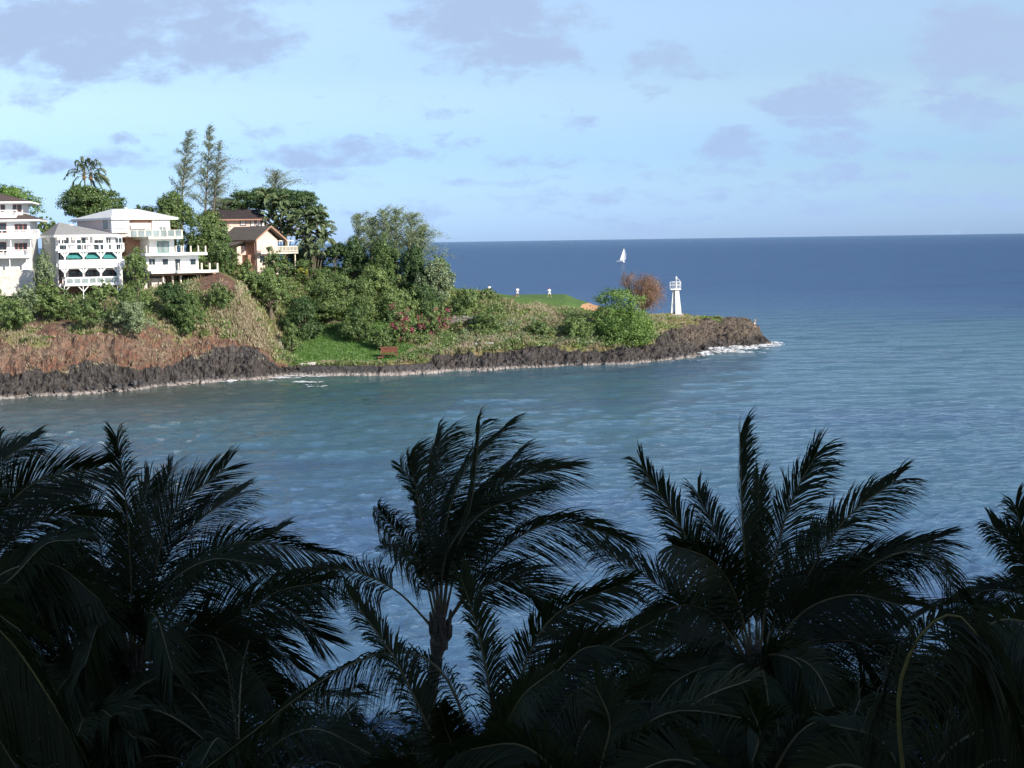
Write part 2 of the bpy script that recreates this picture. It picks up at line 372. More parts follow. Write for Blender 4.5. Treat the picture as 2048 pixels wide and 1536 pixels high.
nst = g.noise(g.v('MULTIPLY', pos, (1, 1, .22)), 2.6, 6, .72); redc = g.mix(g.smooth(nf, .35, .62), (.26, .12, .075), (.15, .10, .078)); redc = g.mix(g.smooth(nb, .42, .66), redc, (.24, .165, .12)); redc = g.mix(g.smooth(nfine, .60, .74), redc, (.42, .33, .24)); redc = g.mix(g.m('MULTIPLY', g.smooth(nst, .48, .60), .75), redc, (.075, .058, .05)); redc = g.mix(g.m('MULTIPLY', g.smooth(nst, .44, .34), .5), redc, (.36, .25, .17))
nst = g.noise(g.v('MULTIPLY', pos, (1, 1, .22)), 2.6, 6, .72); rockc = g.mix(g.smooth(nst, .38, .60), (.018, .018, .021), (.105, .095, .088)); rockc = g.mix(g.smooth(g.noise(g.v('MULTIPLY', pos, (1, 1, .3)), 6, 3, .7), .56, .72), rockc, (.21, .19, .17)); rockc = g.mix(g.m('MULTIPLY', g.smooth(nb, .45, .62), .35), rockc, (.10, .078, .065))
brownr = g.mix(g.smooth(nst, .38, .62), (.045, .038, .034), (.22, .175, .135))
rockc = g.mix(g.m('MULTIPLY', g.smooth(ps[0], 26, 33), g.smooth(g.m('ADD', ps[2], g.m('MULTIPLY', nb, 3)), 2.6, 4.4)), rockc, brownr)
band = g.smooth(g.m('ADD', ps[2], g.m('MULTIPLY', nf, 1.3)), 1.25, .75)
rockc = g.mix(g.m('MULTIPLY', band, .9), rockc, g.mix(g.smooth(nfine, .4, .6), (.14, .115, .10), (.50, .44, .41)))
c = g.mix(thr(A.outputs[1]), veg, redc)
c = g.mix(thr(Bz.outputs[1], .4), c, (.36, .29, .20))
c = g.mix(thr(A.outputs[2], .15), c, g.mix(g.smooth(nf, .3, .7), (.09, .17, .045), (.15, .24, .075)))
c = g.mix(thr(Bz.outputs[0], .2), c, (.62, .36, .20))
c = g.mix(thr(A.outputs[0], .35), c, rockc)
t.links.new(c, b.inputs['Base Color'])
bp = g.n('ShaderNodeBump'); bp.inputs['Strength'].default_value = .9; bp.inputs['Distance'].default_value = .5
t.links.new(g.m('ADD', nf, g.m('MULTIPLY', nfine, .5)), bp.inputs['Height']); t.links.new(bp.outputs[0], b.inputs['Normal'])
head = link('headland', me, m); props(head, kind='structure')
# boulders along the foot of the cliff belong to the rock of the headland
rnd = random.Random(5)
ico = None
import bmesh
bm = bmesh.new(); bmesh.ops.create_icosphere(bm, subdivisions=2, radius=1); icoV = [v_.co.copy() for v_ in bm.verts]; icoF = [tuple(x.index for x in f.verts) for f in bm.faces]; bm.free()
mb = MB()
for i in range(760):
    px = rnd.uniform(-60, 1535) if i < 420 else rnd.uniform(575, 870)
    v_ = rnd.uniform(.9, 1.25) if px < 1300 or rnd.random() < .7 else rnd.uniform(.9, 2.0)
    if 580 < px < 850: v_ = rnd.uniform(.9, 1.3)
    pr = profile(px); d, z = pt_v(pr, v_)
    s = rnd.uniform(.15, .5)*(1.25 if px > 1300 else 1); sx, sy, sz = rnd.uniform(.6, 1.2), rnd.uniform(.6, 1.2), rnd.uniform(.6, 1.4)
    c0 = Vector((colx(px, d), d-.35*s, z+.1)); rz = Matrix.Rotation(rnd.uniform(0, 6), 3, 'Z'); o_ = rnd.uniform(0, 99); b0 = len(mb.v)
    for q in icoV:
        k = 1+.45*noise.noise(q*1.3+Vector((o_, 0, 0)))
        mb.v.append(tuple(c0+rz@Vector((q.x*sx*s*k, q.y*sy*s*k, q.z*sz*s*k))))
    mb.f += [tuple(b0+i_ for i_ in f) for f in icoF]
MAT['boulder'] = bpy.data.materials.new('boulder'); mm = MAT['boulder']; mm.use_nodes = True; t = mm.node_tree; g = NT(t)
b = t.nodes['Principled BSDF']; b.inputs['Roughness'].default_value = .9; b.inputs['Specular IOR Level'].default_value = .2
pos = g.n('ShaderNodeNewGeometry').outputs['Position']; ps = g.sep(pos); nf = g.noise(pos, 1.6, 6, .65)
c = g.mix(g.smooth(nf, .35, .65), (.03, .03, .033), (.11, .10, .095))
band = g.smooth(g.m('ADD', ps[2], g.m('MULTIPLY', nf, 1.3)), 1.25, .75)
c = g.mix(g.m('MULTIPLY', band, .9), c, g.mix(nf, (.22, .18, .155), (.50, .45, .42)))
t.links.new(c, b.inputs['Base Color'])
bo = mb.build('shore_rocks', mm); props(bo, kind='structure')
# ------------------------------------------------------------------ sea
SROW = [-3000., -200., 20., 38.]; d_ = 44.
while d_ < 60000:
    SROW.append(d_); d_ += min(max(.10, d_*d_/(1406*HCAM)*1.0), 6000)
SROW = np.array(SROW); UC = np.concatenate([[-60, -6, -1.2, -.7], np.arange(-.50, .5001, 2/1406), [.7, 1.2, 6, 60]])
DD, UU = np.meshgrid(SROW, UC, indexing='ij'); XX = UU*np.maximum(DD, 60.); SP = np.gradient(SROW)[:, None]
rs_ = np.random.default_rng(12); ZZ = np.zeros_like(DD); NWV = 76
for i in range(NWV):
    lam = .75*(14/.75)**((i/(NWV-1))**1.15)*rs_.uniform(.92, 1.08); an = rs_.normal(0, .78 if lam < 5 else .5)+.12; kx, ky = math.sin(an)*2*math.pi/lam, -math.cos(an)*2*math.pi/lam
    st = .235*(1.0 if lam < 3 else .6 if lam < 6 else .42); am = st*lam/(2*math.pi)*math.sqrt(2/NWV)
    f_ = np.clip(lam/SP/1.9-1, 0, 1)*np.clip((2600-DD)/1600, 0, 1)*(DD > 40)
    # gusts: patches where the short chop is stronger
    gu = 1+.45*np.sin(XX*.021+DD*.034+rs_.uniform(0, .6))*np.sin(DD*.052-XX*.013+1.3)
    ph = kx*XX+ky*DD+rs_.uniform(0, 6.28)+.6*np.sin(XX*.03*6/lam+i)
    ZZ += am*f_*(gu if lam < 6 else 1)*(np.sin(ph)-.30*np.cos(2*ph))
SV = np.stack([XX, DD, ZZ], -1).reshape(-1, 3); nr, ncl = DD.shape
ii, jj = np.meshgrid(np.arange(nr-1), np.arange(ncl-1), indexing='ij'); a0 = (ii*ncl+jj).ravel(); SF = np.stack([a0, a0+1, a0+ncl+1, a0+ncl], 1)
sme = bpy.data.meshes.new('sea'); sme.vertices.add(len(SV)); sme.vertices.foreach_set('co', SV.astype(np.float32).ravel()); sme.loops.add(SF.size); sme.loops.foreach_set('vertex_index', SF.astype(np.int32).ravel())
sme.polygons.add(len(SF)); sme.polygons.foreach_set('loop_start', np.arange(0, SF.size, 4, dtype=np.int32)); sme.update(calc_edges=True); sme.polygons.foreach_set('use_smooth', np.ones(len(SF), dtype=bool))
m = bpy.data.materials.new('sea_water'); m.use_nodes = True; t = m.node_tree; g = NT(t)
pos = g.n('ShaderNodeNewGeometry').outputs['Position']; ps = g.sep(pos)
dist = g.v('LENGTH', pos)
big = g.noise(g.v('MULTIPLY', pos, (.5, 1, 0)), .012, 4, .55); big2 = g.noise(g.v('MULTIPLY', pos, (.45, 1.0, 0)), .035, 4, .6)
wob = g.m('MULTIPLY', g.m('SUBTRACT', big, .5), 260)
dd = g.m('ADD', dist, wob)
deep, teal, near = (.030, .082, .180), (.062, .140, .176), (.070, .145, .232)
c = g.mix(g.smooth(dd, 90, 190), near, teal); c = g.mix(g.smooth(dd, 250, 480), c, deep)
c = g.mix(g.m('MULTIPLY', g.smooth(big2, .45, .68), .45), c, g.mix(1., c, (.75, .55, .85), 'MULTIPLY'))
# silty shallows in the cove on the left
sx = g.m('ADD', ps[0], g.m('MULTIPLY', g.m('SUBTRACT', big2, .5), 50)); shore = g.smooth(g.m('ADD', ps[1], g.m('MULTIPLY', g.m('SUBTRACT', big2, .5), 46)), 146, 206)
silt = g.m('MULTIPLY', shore, g.m('MULTIPLY', g.smooth(sx, 40, -45), g.smooth(dist, 300, 250)))
c = g.mix(g.m('MULTIPLY', silt, .62), c, g.mix(g.smooth(sx, -55, -20), (.10, .085, .035), (.035, .085, .045)))
surf = g.m('MULTIPLY', g.smooth(g.v('LENGTH', g.v('MULTIPLY', g.v('SUBTRACT', pos, (-34, 218, 0)), (.07, .16, 0))), 1.3, .2), g.smooth(big2, .3, .6))
c = g.mix(g.m('MULTIPLY', surf, .5), c, (.12, .26, .20))
dif = g.n('ShaderNodeBsdfDiffuse'); t.links.new(c, dif.inputs[0])
# wave relief: three octaves of wind chop, the longest fading out last
s1 = g.noise(g.v('MULTIPLY', pos, (.42, 1.0, 0)), .75, 5, .62, .6)
s2 = g.noise(g.v('MULTIPLY', pos, (.45, .9, 0)), .16, 4, .6, .4)
s3 = g.noise(g.v('MULTIPLY', pos, (.4, 1.0, 0)), .045, 3, .6, .2)
h = g.m('ADD', g.m('MULTIPLY', s1, .75), g.m('MULTIPLY', g.m('ADD', g.m('MULTIPLY', s2, 2.6), g.m('MULTIPLY', s3, 5.0)), g.smooth(dist, 150, 500, .15, 1.)))
s4 = g.noise(g.v('MULTIPLY', pos, (1, .38, 0)), .55, 4, .7); h = g.m('ADD', h, g.m('MULTIPLY', s4, g.smooth(dist, 170, 420, 0., 6.5)))
bp = g.n('ShaderNodeBump'); bp.inputs['Strength'].default_value = 1.0; bp.inputs['Distance'].default_value = .6
t.links.new(h, bp.inputs['Height'])
gl = g.n('ShaderNodeBsdfGlossy'); gl.inputs['Roughness'].default_value = .08; gl.inputs[0].default_value = (.93, .97, 1, 1); t.links.new(bp.outputs[0], gl.inputs['Normal'])
fr = g.n('ShaderNodeFresnel'); fr.inputs[0].default_value = 1.33; t.links.new(bp.outputs[0], fr.inputs['Normal'])
fac = g.m('MINIMUM', g.m('MULTIPLY', fr.outputs[0], 1.0), g.m('ADD', g.smooth(dist, 120, 650, .9, .36), g.smooth(dist, 900, 6000, 0., .12)))
mx = g.n('ShaderNodeMixShader'); t.links.new(fac, mx.inputs[0]); t.links.new(dif.outputs[0], mx.inputs[1]); t.links.new(gl.outputs[0], mx.inputs[2])
t.nodes.remove(t.nodes['Principled BSDF']); t.links.new(mx.outputs[0], t.nodes['Material Output'].inputs[0])
props(link('sea', sme, m), kind='structure')
# ------------------------------------------------------------------ hotel lawn below the camera
mb = MB(); n = 60
for i in range(n+1):
    x = -300+600*i/n; e = 49+1.5*math.sin(x*.09)+noise.noise(Vector((x*.1, 0, 0)))*2.0
    for (y_, z_) in ((-400, 2.4), (e-9, 2.4), (e-3, 2.2), (e+1.5, .9), (e+6, -1.5)): mb.v.append((x, y_, z_))
for i in range(n):
    for j in range(4): a = i*5+j; mb.f.append((a, a+5, a+6, a+1))
props(mb.build('lawn', mat('lawn_ground', (.05, .09, .03), .95, .4, .6, bump=.5, bscale=2)), kind='structure')
# ------------------------------------------------------------------ houses
class House:
    """origin = front left corner; local x runs along the front, local y into the building; pixel boxes are measured on the planes of the walls"""
    def __init__(s, name, px, pybase, d, th, **kw):
        s.o = P(px, pybase, d); s.th = R(th); s.ux = Vector((math.cos(s.th), math.sin(s.th), 0)); s.uy = Vector((-math.sin(s.th), math.cos(s.th), 0))
        s.root = empty(name, s.o, s.th, **kw)
    def q(s, px, py, yl=0.):                     # point on the plane local y = yl
        r = ray(px, py); c = s.o+s.uy*yl; n = s.uy
        t = n.dot(c-Vector((0, 0, HCAM)))/n.dot(r); w = Vector((0, 0, HCAM))+r*t-s.o
        return w.dot(s.ux), w.z
    def ql(s, px, py, xl=0.):                    # point on the plane local x = xl
        r = ray(px, py); c = s.o+s.ux*xl; n = s.ux
        t = n.dot(c-Vector((0, 0, HCAM)))/n.dot(r); w = Vector((0, 0, HCAM))+r*t-s.o
        return w.dot(s.uy), w.z
    def box(s, mb, px0, py0, px1, py1, y0, y1, dz=0):
        xa, _ = s.q(px0, py0, y0); xb, _ = s.q(px1, py1, y0); mx = (px0+px1)/2
        _, zt = s.q(mx, py0, y0); _, zb = s.q(mx, py1, y0)
        mb.box(xa, xb, y0, y1, zb+dz, zt+dz); return xa, xb, zb, zt
    def window(s, px0, py0, px1, py1, yl, frame='white', pane='glass', mull=1, t=.10, name='window', depth=.07):
        xa, zt = s.q(px0, py0, yl); xb, zb = s.q(px1, py1, yl)
        mb = MB(); y0, y1 = yl-depth, yl-.002
        mb.box(xa-t, xa, y0, y1, zb-t, zt+t); mb.box(xb, xb+t, y0, y1, zb-t, zt+t)
        mb.box(xa, xb, y0, y1, zt, zt+t); mb.box(xa, xb, y0, y1, zb-t, zb)
        for k in range(1, mull+1):
            xm = xa+(xb-xa)*k/(mull+1); mb.box(xm-.035, xm+.035, y0, y1, zb, zt)
        w = mb.build(name, MAT[frame], s.root); MB().box(xa, xb, yl-.03, yl-.004, zb, zt).build('pane', MAT[pane], w)
        return w
    def lwindow(s, px0, py0, px1, py1, xl=0., frame='white', pane='glass', t=.10):
        ya, zt = s.ql(px0, py0, xl); yb, zb = s.ql(px1, py1, xl)
        if ya > yb: ya, yb = yb, ya
        mb = MB(); x0, x1 = xl-.07, xl-.002
        mb.box(x0, x1, ya-t, ya, zb-t, zt+t); mb.box(x0, x1, yb, yb+t, zb-t, zt+t); mb.box(x0, x1, ya, yb, zt, zt+t); mb.box(x0, x1, ya, yb, zb-t, zb)
        w = mb.build('window', MAT[frame], s.root); MB().box(xl-.03, xl-.004, ya, yb, zb, zt).build('pane', MAT[pane], w)
    def rail(s, px0, px1, pyt, pyb, y0, n, mat_='white', side=0, pane=None, top=.14, post=.12, toprail=True):
        xa, zt = s.q(px0, pyt, y0); xb, _ = s.q(px1, pyt, y0); _, zb = s.q((px0+px1)/2, pyb, y0); _, zt = s.q((px0+px1)/2, pyt, y0)
        mb = MB()
        if toprail: mb.box(xa, xb, y0, y0+.12, zt-top, zt)
        for k in range(n+1):
            x = xa+(xb-xa-post)*k/n; mb.box(x, x+post, y0+.003, y0+.115, zb, zt-(top if toprail else 0))
        if side:
            for xx in ((xb-.12, xb), (xa, xa+.12)):
                if toprail: mb.box(xx[0], xx[1], y0+.12, y0+side, zt-top, zt)
                for k in range(1, 3): mb.box(xx[0]+.002, xx[1]-.002, y0+side*k/2-.12, y0+side*k/2, zb, zt-(top if toprail else 0))
        r = mb.build('railing', MAT[mat_], s.root)
        if pane: MB().box(xa+.1, xb-.1, y0+.04, y0+.06, zb+.02, zt-top-.01).build('railing_panel', MAT[pane], r)
        return xa, xb, zb, zt
    def hip(s, x0, x1, y0, y1, ze, zr, ra, rb, ym, m_, fm='white', th=.28, name='roof'):
        rp = [(x0, y0, ze), (x1, y0, ze), (x1, y1, ze), (x0, y1, ze)]; A_, B_ = (ra, ym, zr), (rb, ym, zr)
        mb = MB(); mb.poly([rp[0], rp[1], B_, A_]); mb.poly([rp[1], rp[2], B_]); mb.poly([rp[2], rp[3], A_, B_]); mb.poly([rp[3], rp[0], A_])
        r = mb.build(name, MAT[m_], s.root)
        f = MB(); f.box(x0-.03, x1+.03, y0-.03, y1+.03, ze-th, ze-.004); f.build('fascia', MAT[fm], r)
        return r
def slab(h, px0, px1, pyt, pyb, y0, y1, m_='white', name='deck'):
    mb = MB(); r = h.box(mb, px0, pyt, px1, pyb, y0, y1); o = mb.build(name, MAT[m_], h.root); return r, o
def wallbox(h, px0, px1, pyt, pyb, yl, depth, m_, name='wall'):
    mb = MB(); r = h.box(mb, px0, pyt, px1, pyb, yl, yl+depth); mb.build(name, MAT[m_], h.root); return r

# --- the house cut by the left edge of the view
h = House('hillside_house', -95, 600, 221, 12, label='white house with stacked brown hip roofs and red window frames, beside the grey-roofed house', cat='house')
wallbox(h, -95, 46, 407, 438, 3.2, 8, 'white'); wallbox(h, -95, 64, 441, 545, 2.2, 10, 'white')
x1 = h.q(62, 405, 1.6)[0]; ze = h.q(0, 403, 1.6)[1]; zr = h.q(0, 382, 7)[1]
h.hip(-1.2, x1, 1.6, 12.5, ze, zr, 4, 5.5, 7, 'roofbrown')
x1 = h.q(78, 440, 1)[0]; ze = h.q(20, 439, 1)[1]; zr = h.q(20, 424, 4.5)[1]
h.hip(-1.2, x1, 1.0, 13.5, ze, zr+.4, 5, x1-4.5, 6, 'roofbrown')
for (a, b_) in ((3, 9), (27, 32), (36, 42)): h.window(a, 411, b_, 422, 3.2, 'redframe', 'glass', 0, .12)
h.window(-14, 412, -4, 422, 3.2, 'redframe', 'glass', 0, .12)
slab(h, -40, 33, 430, 437, 1.9, 3.2, name='balcony'); h.rail(-40, 33, 420, 431, 1.9, 6, 'white', 1.1)
for yy in ((450, 461), (488, 500)):
    for (a, b_) in ((-38, -20), (-10, 12)): h.window(a, yy[0]-2, b_, yy[1]+3, 2.2, 'redframe', 'glass', 2, .12)
    for (a, b_) in ((31, 35), (39, 44), (48, 53)): h.window(a, yy[0], b_, yy[1], 2.2, 'redframe', 'glass', 0, .14)
slab(h, -95, 77, 473, 478, 0, 2.2); h.rail(-95, 77, 460, 473.5, 0, 14, 'white', 1.9)
slab(h, -95, 57, 511, 517, 0, 2.2); h.rail(-95, 57, 500, 511.5, 0, 12, 'white', 1.9)
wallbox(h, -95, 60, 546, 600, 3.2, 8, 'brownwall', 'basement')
for k, px in enumerate((-60, -20, 20, 54)):
    mb = MB(); h.box(mb, px, 517.5, px+3.2, 612, .3, .6); mb.build('post', MAT['white'], h.root)
for k, px in enumerate((-60, -20, 20, 60)):
    mb = MB(); h.box(mb, px, 478.2, px+3, 500, .3, .6); mb.build('post', MAT['white'], h.root)
mbr = MB(); h2_ = h
w = House('retaining_wall', -40, 588, 218, 12, label='pale rough masonry wall below the leftmost house, half hidden by bushes', cat='wall')
mb = MB(); w.box(mb, -40, 540, 70, 592, 0, .8); mb.build('masonry', MAT['stonepale'], w.root)

# --- grey roofed house with three arcaded decks
h = House('deck_house', 116, 592, 220.5, 28, label='house under a grey pyramid roof with three white arched decks and teal awnings', cat='house')
yw = 2.6
r = wallbox(h, 110, 246, 471, 572, yw, 12, 'shadewall')  # left side shows the painted-in shade tone; the front is covered in white
xa, xb, zb, zt = r
front = MB(); front.box(xa+.01, xb-.01, yw-.05, yw-.003, zb, zt); front.build('front_wall', MAT['whitewall'], h.root)
ze = h.q(170, 469.5, yw-1)[1]; Xl = h.q(108, 469, yw-1)[0]; Xr = h.q(234, 469, yw-1)[0]+.2; ym = yw+6
zr = h.q(119, 445, ym)[1]; xp = h.q(119, 445, ym)[0]
h.hip(Xl, Xr, yw-1, yw+13, ze, zr, xp-.1, xp+.1, ym, 'roofgrey', th=.36)
mb = MB(); mb.lathe((xp+1.6, ym-1.2, zr-.75), [(0, .5), (.35, .45), (.45, .2), (.45, -.3)], 10); mb.build('roof_vent', MAT['white'], h.root)
h.lwindow(91, 475, 100, 485, xa, 'white', 'glass', .14)
for (a, b_) in ((118, 137), (153, 172), (187, 207), (212, 222), (230, 244)): h.window(a, 476, b_, 499, yw-.05, 'white', 'glass', 1, .08, depth=.06)
for (a, b_) in ((117, 131), (136, 164), (171, 198), (206, 236)): h.window(a, 505, b_, 530, yw-.05, 'white', 'glass', 2, .08, depth=.06)
for (a, b_) in ((118, 131), (138, 165), (172, 198), (206, 236)): h.window(a, 541, b_, 566, yw-.05, 'redframe', 'glass', 2, .08, depth=.06)
for (pt, pb, a, b_) in ((500, 504, 116, 248.5), (532.5, 536, 118, 249), (566, 571, 130, 239)):
    slab(h, a, b_, pt, pb, -.1, yw-.1)
for (pt, pb, a, b_, n) in ((486.5, 500.3, 116, 248.5, 8), (519, 532.8, 118, 249, 9), (553.5, 566.3, 130, 239, 7)):
    h.rail(a, b_, pt, pb, -.08, n, 'white', 2.4, {8: None, 9: 'whitewall', 7: 'glasspale'}[n], top=.24, post=.2)
posts = (129.5, 167, 202, 235.5)
for i, px in enumerate(posts):
    for (a, b_) in ((504, 519), (536, 553.5)):
        mb = MB(); h.box(mb, px-1.7, a, px+1.7, b_, .05, .35)
        x, z = h.q(px, a, .1); _, z2 = h.q(px, a+5.5, .1)
        for sg in (-1, 1):
            mb.poly([(x+sg*.1, .1, z2), (x+sg*.1, .1, z2-.4), (x+sg*.95, .1, z+.15), (x+sg*.6, .1, z+.15)]); mb.poly([(x+sg*.1, .3, z2), (x+sg*.6, .3, z+.15), (x+sg*.95, .3, z+.15), (x+sg*.1, .3, z2-.4)])
            mb.poly([(x+sg*.1, .1, z2-.4), (x+sg*.1, .3, z2-.4), (x+sg*.95, .3, z+.15), (x+sg*.95, .1, z+.15)])
        mb.build('post', MAT['white'], h.root)
    mb = MB(); h.box(mb, px-1.4, 571, px+1.4, 600, .05, .35)
    x, z = h.q(px, 571, .1)
    for sg in (-1, 1): mb.tube([(x, .2, z-1.0), (x+sg*.9, .2, z)], .09, 4)
    mb.build('post', MAT['white'], h.root)
for px in (122, 140, 152, 178, 187, 210):
    mb = MB(); h.box(mb, px-1.6, 474.5, px+1.6, 486.5, .5, .7); mb.build('post', MAT['white'], h.root)
for (a, b_) in ((112, 130), (142, 160), (184, 208)):
    x0_, z0_ = h.q(a, 472.5, 1.5); x1_, _ = h.q(b_, 472.5, 1.5)
    mb = MB(); mb.poly([(x0_, 1.5, z0_), (x1_, 1.5, z0_), (x1_, .7, z0_-.35), (x0_, .7, z0_-.35)]); mb.poly([(x0_, .7, z0_-.35), (x1_, .7, z0_-.35), (x1_, .7, z0_-.6), (x0_, .7, z0_-.6)])
    mb.build('awning', MAT['awning'], h.root)
for (a, b_) in ((133, 164), (170, 198), (205, 233)):
    x0_, z0_ = h.q(a, 503.6, 1.0); x1_, _ = h.q(b_, 503.6, 1.0)
    mb = MB(); mb.poly([(x0_, .9, z0_-.3), (x1_, .9, z0_-.3), (x1_, .45, z0_-1.05), (x0_, .45, z0_-1.05)]); mb.build('awning', MAT['teal'], h.root)
wallbox(h, 118, 236, 572, 606, yw+1.2, 6, 'brownwall', 'basement')

# --- white roofed house on three terraces
h = House('terraced_house', 222, 600, 228, 40, label='large white-roofed hip house stepping down the cliff on three open terraces with cream posts', cat='house')
yt = 1.0
r = wallbox(h, 222, 341, 437, 474, yt, 13.5, 'pinkwall')
xa, xb, zb, zt = r
ze = h.q(290, 434.8, yt-1)[1]; Xl = h.q(222.5, 436, yt-1)[0]; Xr = h.q(356, 436, yt-1)[0]; ym = yt+6.5
zr = h.q(250, 418, ym)[1]; ra = h.q(225, 418, ym)[0]; rb = h.q(276, 418, ym)[0]
h.hip(Xl, Xr, yt-1, yt+15, ze, zr, ra, rb, ym, 'roofwhite', th=.34)
mb = MB(); mb.lathe((ra+2.2, ym-.3, zr-.1), [(0, .42), (.2, .4), (.25, .2), (.25, -.3)], 8); mb.build('roof_vent', MAT['white'], h.root)
h.lwindow(206, 440, 217, 458, xa, 'white', 'glass', .1)
def panel(a, b_, t_, bo_, y0, y1, m_='white', name='wall'):
    mb = MB(); h.box(mb, a, t_, b_, bo_, y0, y1); return mb.build(name, MAT[m_], h.root)
panel(223, 259, 441, 465, yt-.6, yt-.003); panel(304, 340.5, 440, 472, yt-.35, yt-.003)
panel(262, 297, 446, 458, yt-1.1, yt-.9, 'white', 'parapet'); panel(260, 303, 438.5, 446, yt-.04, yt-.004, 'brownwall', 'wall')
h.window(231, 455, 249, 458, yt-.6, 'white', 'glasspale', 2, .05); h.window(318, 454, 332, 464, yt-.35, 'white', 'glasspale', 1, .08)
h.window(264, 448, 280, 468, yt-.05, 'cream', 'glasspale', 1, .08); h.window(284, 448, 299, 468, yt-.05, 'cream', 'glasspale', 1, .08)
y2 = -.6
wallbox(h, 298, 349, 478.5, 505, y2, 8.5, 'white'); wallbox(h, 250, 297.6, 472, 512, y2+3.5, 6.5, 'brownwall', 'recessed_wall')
h.window(281, 484, 295, 501, y2+3.5, 'pinkwall', 'glasspale', 0, .1)
(a_, b__, c_, d_), _ = slab(h, 297, 366, 473.4, 478, y2-2.6, y2+3.0, 'cream')
slab(h, 260, 297, 472, 474, y2-.2, y2+3.4, 'cream')
h.rail(258, 365, 459.8, 473.2, y2-2.4, 7, 'cream', 0, 'glasspale', top=.06, post=.22)
h.window(315, 484, 337, 504, y2, 'teal', 'glasspale', 1, .1, 'glass_door')
y3 = -1.4
slab(h, 291, 415, 505.3, 511, y3-2.0, y3+6.0)
for px in (293, 352.5, 363, 367, 382, 397, 411.5):
    mb = MB(); h.box(mb, px-1.3, 491.5, px+1.3, 505.2, y3-1.9, y3-1.6); mb.build('terrace_post', MAT['cream'], h.root)
xa_, zt_ = h.q(293, 496, y3-1.8); xb_, _ = h.q(411.5, 496, y3-1.8); mb = MB(); mb.box(xa_, xb_, y3-1.77, y3-1.74, zt_-.9, zt_-.02); 
wallbox(h, 292, 397.5, 512, 541.5, y3, 7, 'white')
for (a, b_) in ((297.5, 310), (324.5, 336), (380, 391.5)): h.window(a, 518, b_, 529.5, y3, 'white', 'glass', 1 if a < 300 else 0, .12)
h.window(349.5, 518.5, 361, 541, y3, 'white', 'glass', 0, .1, 'doorway')
for (a, b_) in ((323, 337), (381, 393)): h.window(a, 533.5, b_, 536.5, y3, 'white', 'glasspale', 3, .06, 'vent')
slab(h, 303, 355, 541.8, 547, y3-1.9, y3+5.8); slab(h, 355.2, 437, 540.5, 545.5, y3-2.8, y3+5.7)
for px in (357.5, 404, 420, 435.5):
    mb = MB(); h.box(mb, px-1.4, 526, px+1.4, 540.4, y3-2.7, y3-2.4); mb.build('terrace_post', MAT['cream'], h.root)
h.rail(293, 348, 531, 541.6, y3-1.6, 5, 'cream', 0, 'whitewall', top=.1)
mb = MB(); h.box(mb, 306, 547.5, 432, 550, y3-1.0, y3+5.5); mb.build('floor_beams', MAT['brownwall'], h.root)
for (px, pb, w_) in ((327, 574, 1.7), (346, 572, 1.5), (362, 570, 1.7), (395.5, 569, 2.2)):
    mb = MB(); h.box(mb, px-w_, 550, px+w_, pb, y3-.6, y3-.2); mb.build('column', MAT['cream'], h.root)
xq, zq = h.q(395, 567, y3-.4); xw, zw = h.q(421, 548, y3-.4); MB().tube([(xq, y3-.4, zq), (xw, y3-.4, zw)], .1, 5).build('brace', MAT['cream'], h.root)
wallbox(h, 303, 333, 556, 592, y3+1.0, 4, 'pinkwall', 'foundation'); wallbox(h, 283, 296, 566, 600, y3+1.2, 3, 'pinkwall', 'foundation')
wallbox(h, 333.5, 352, 550.5, 566, y3+2.6, 3, 'brownwall', 'foundation')
mb = MB()
for k in range(9):
    mb.box(-1.9-.02*k, -1.0, 1.0-k*.35, 1.33-k*.35, -.3-k*.33, -.1-k*.33)
# --- peach house with the gable
h = House('gabled_house', 513, 548, 252, 47, label='peach stucco house with a brown shingle gable and a wooden balcony among the trees', cat='house')
r = wallbox(h, 513, 557, 479, 549, 0, 9.5, 'peach'); xa, xb, zb, zt = r
za = h.q(547, 454.5, 0)[1]; xm = (xa+xb)/2
mb = MB(); mb.poly([(xa, .02, zt+.003), (xb, .02, zt+.003), (xm, .02, za-.35)]); mb.poly([(xa, -.03, zt), (xb, -.03, zt), (xm, -.03, za-.35)]); mb.build('gable', MAT['peach'], h.root)
mb = MB(); hw = (xb-xa)/2+1.1; zeave = zt-.25; 
for sg in (-1, 1):
    e = (xm+sg*hw, zeave)
    for dz in (0, .22):
        mb.poly([(xm, -1.3, za+dz), (e[0], -1.3, e[1]+dz), (e[0], 9.8, e[1]+dz), (xm, 9.8, za+dz)])
rf = mb.build('roof', MAT['rooftan'], h.root); mb = MB()
for sg in (-1, 1):
    e = (xm+sg*hw, zeave); mb.poly([(xm, -1.32, za-.02), (e[0], -1.32, e[1]-.02), (e[0], -1.32, e[1]+.3), (xm, -1.32, za+.3)])
    mb.box(e[0]-.04*sg, e[0]+.06*sg, -1.3, 9.8, zeave-.1, zeave+.18)
mb.build('fascia', MAT['brownwall'], rf)
mb = MB(); mb.poly([(xm-hw+.1, 2.2, zeave-.02), (xm-hw-2.4, 2.2, zeave-.75), (xm-hw-2.4, 10.5, zeave-.75), (xm-hw+.1, 10.5, zeave-.02)]); mb.poly([(xm-hw+.1, 2.2, zeave-.25), (xm-hw+.1, 10.5, zeave-.25), (xm-hw-2.4, 10.5, zeave-.97), (xm-hw-2.4, 2.2, zeave-.97)])
mb.poly([(xm-hw-2.4, 2.2, zeave-.75), (xm-hw-2.4, 2.2, zeave-1.0), (xm-hw-2.4, 10.5, zeave-1.0), (xm-hw-2.4, 10.5, zeave-.75)]); mb.build('lean_to_roof', MAT['rooftan'], h.root)
MB().box(xa-2.0, xa-.1, 3.2, 9.5, zt-4.4, zt-1.1).build('side_wing', MAT['peach'], h.root)
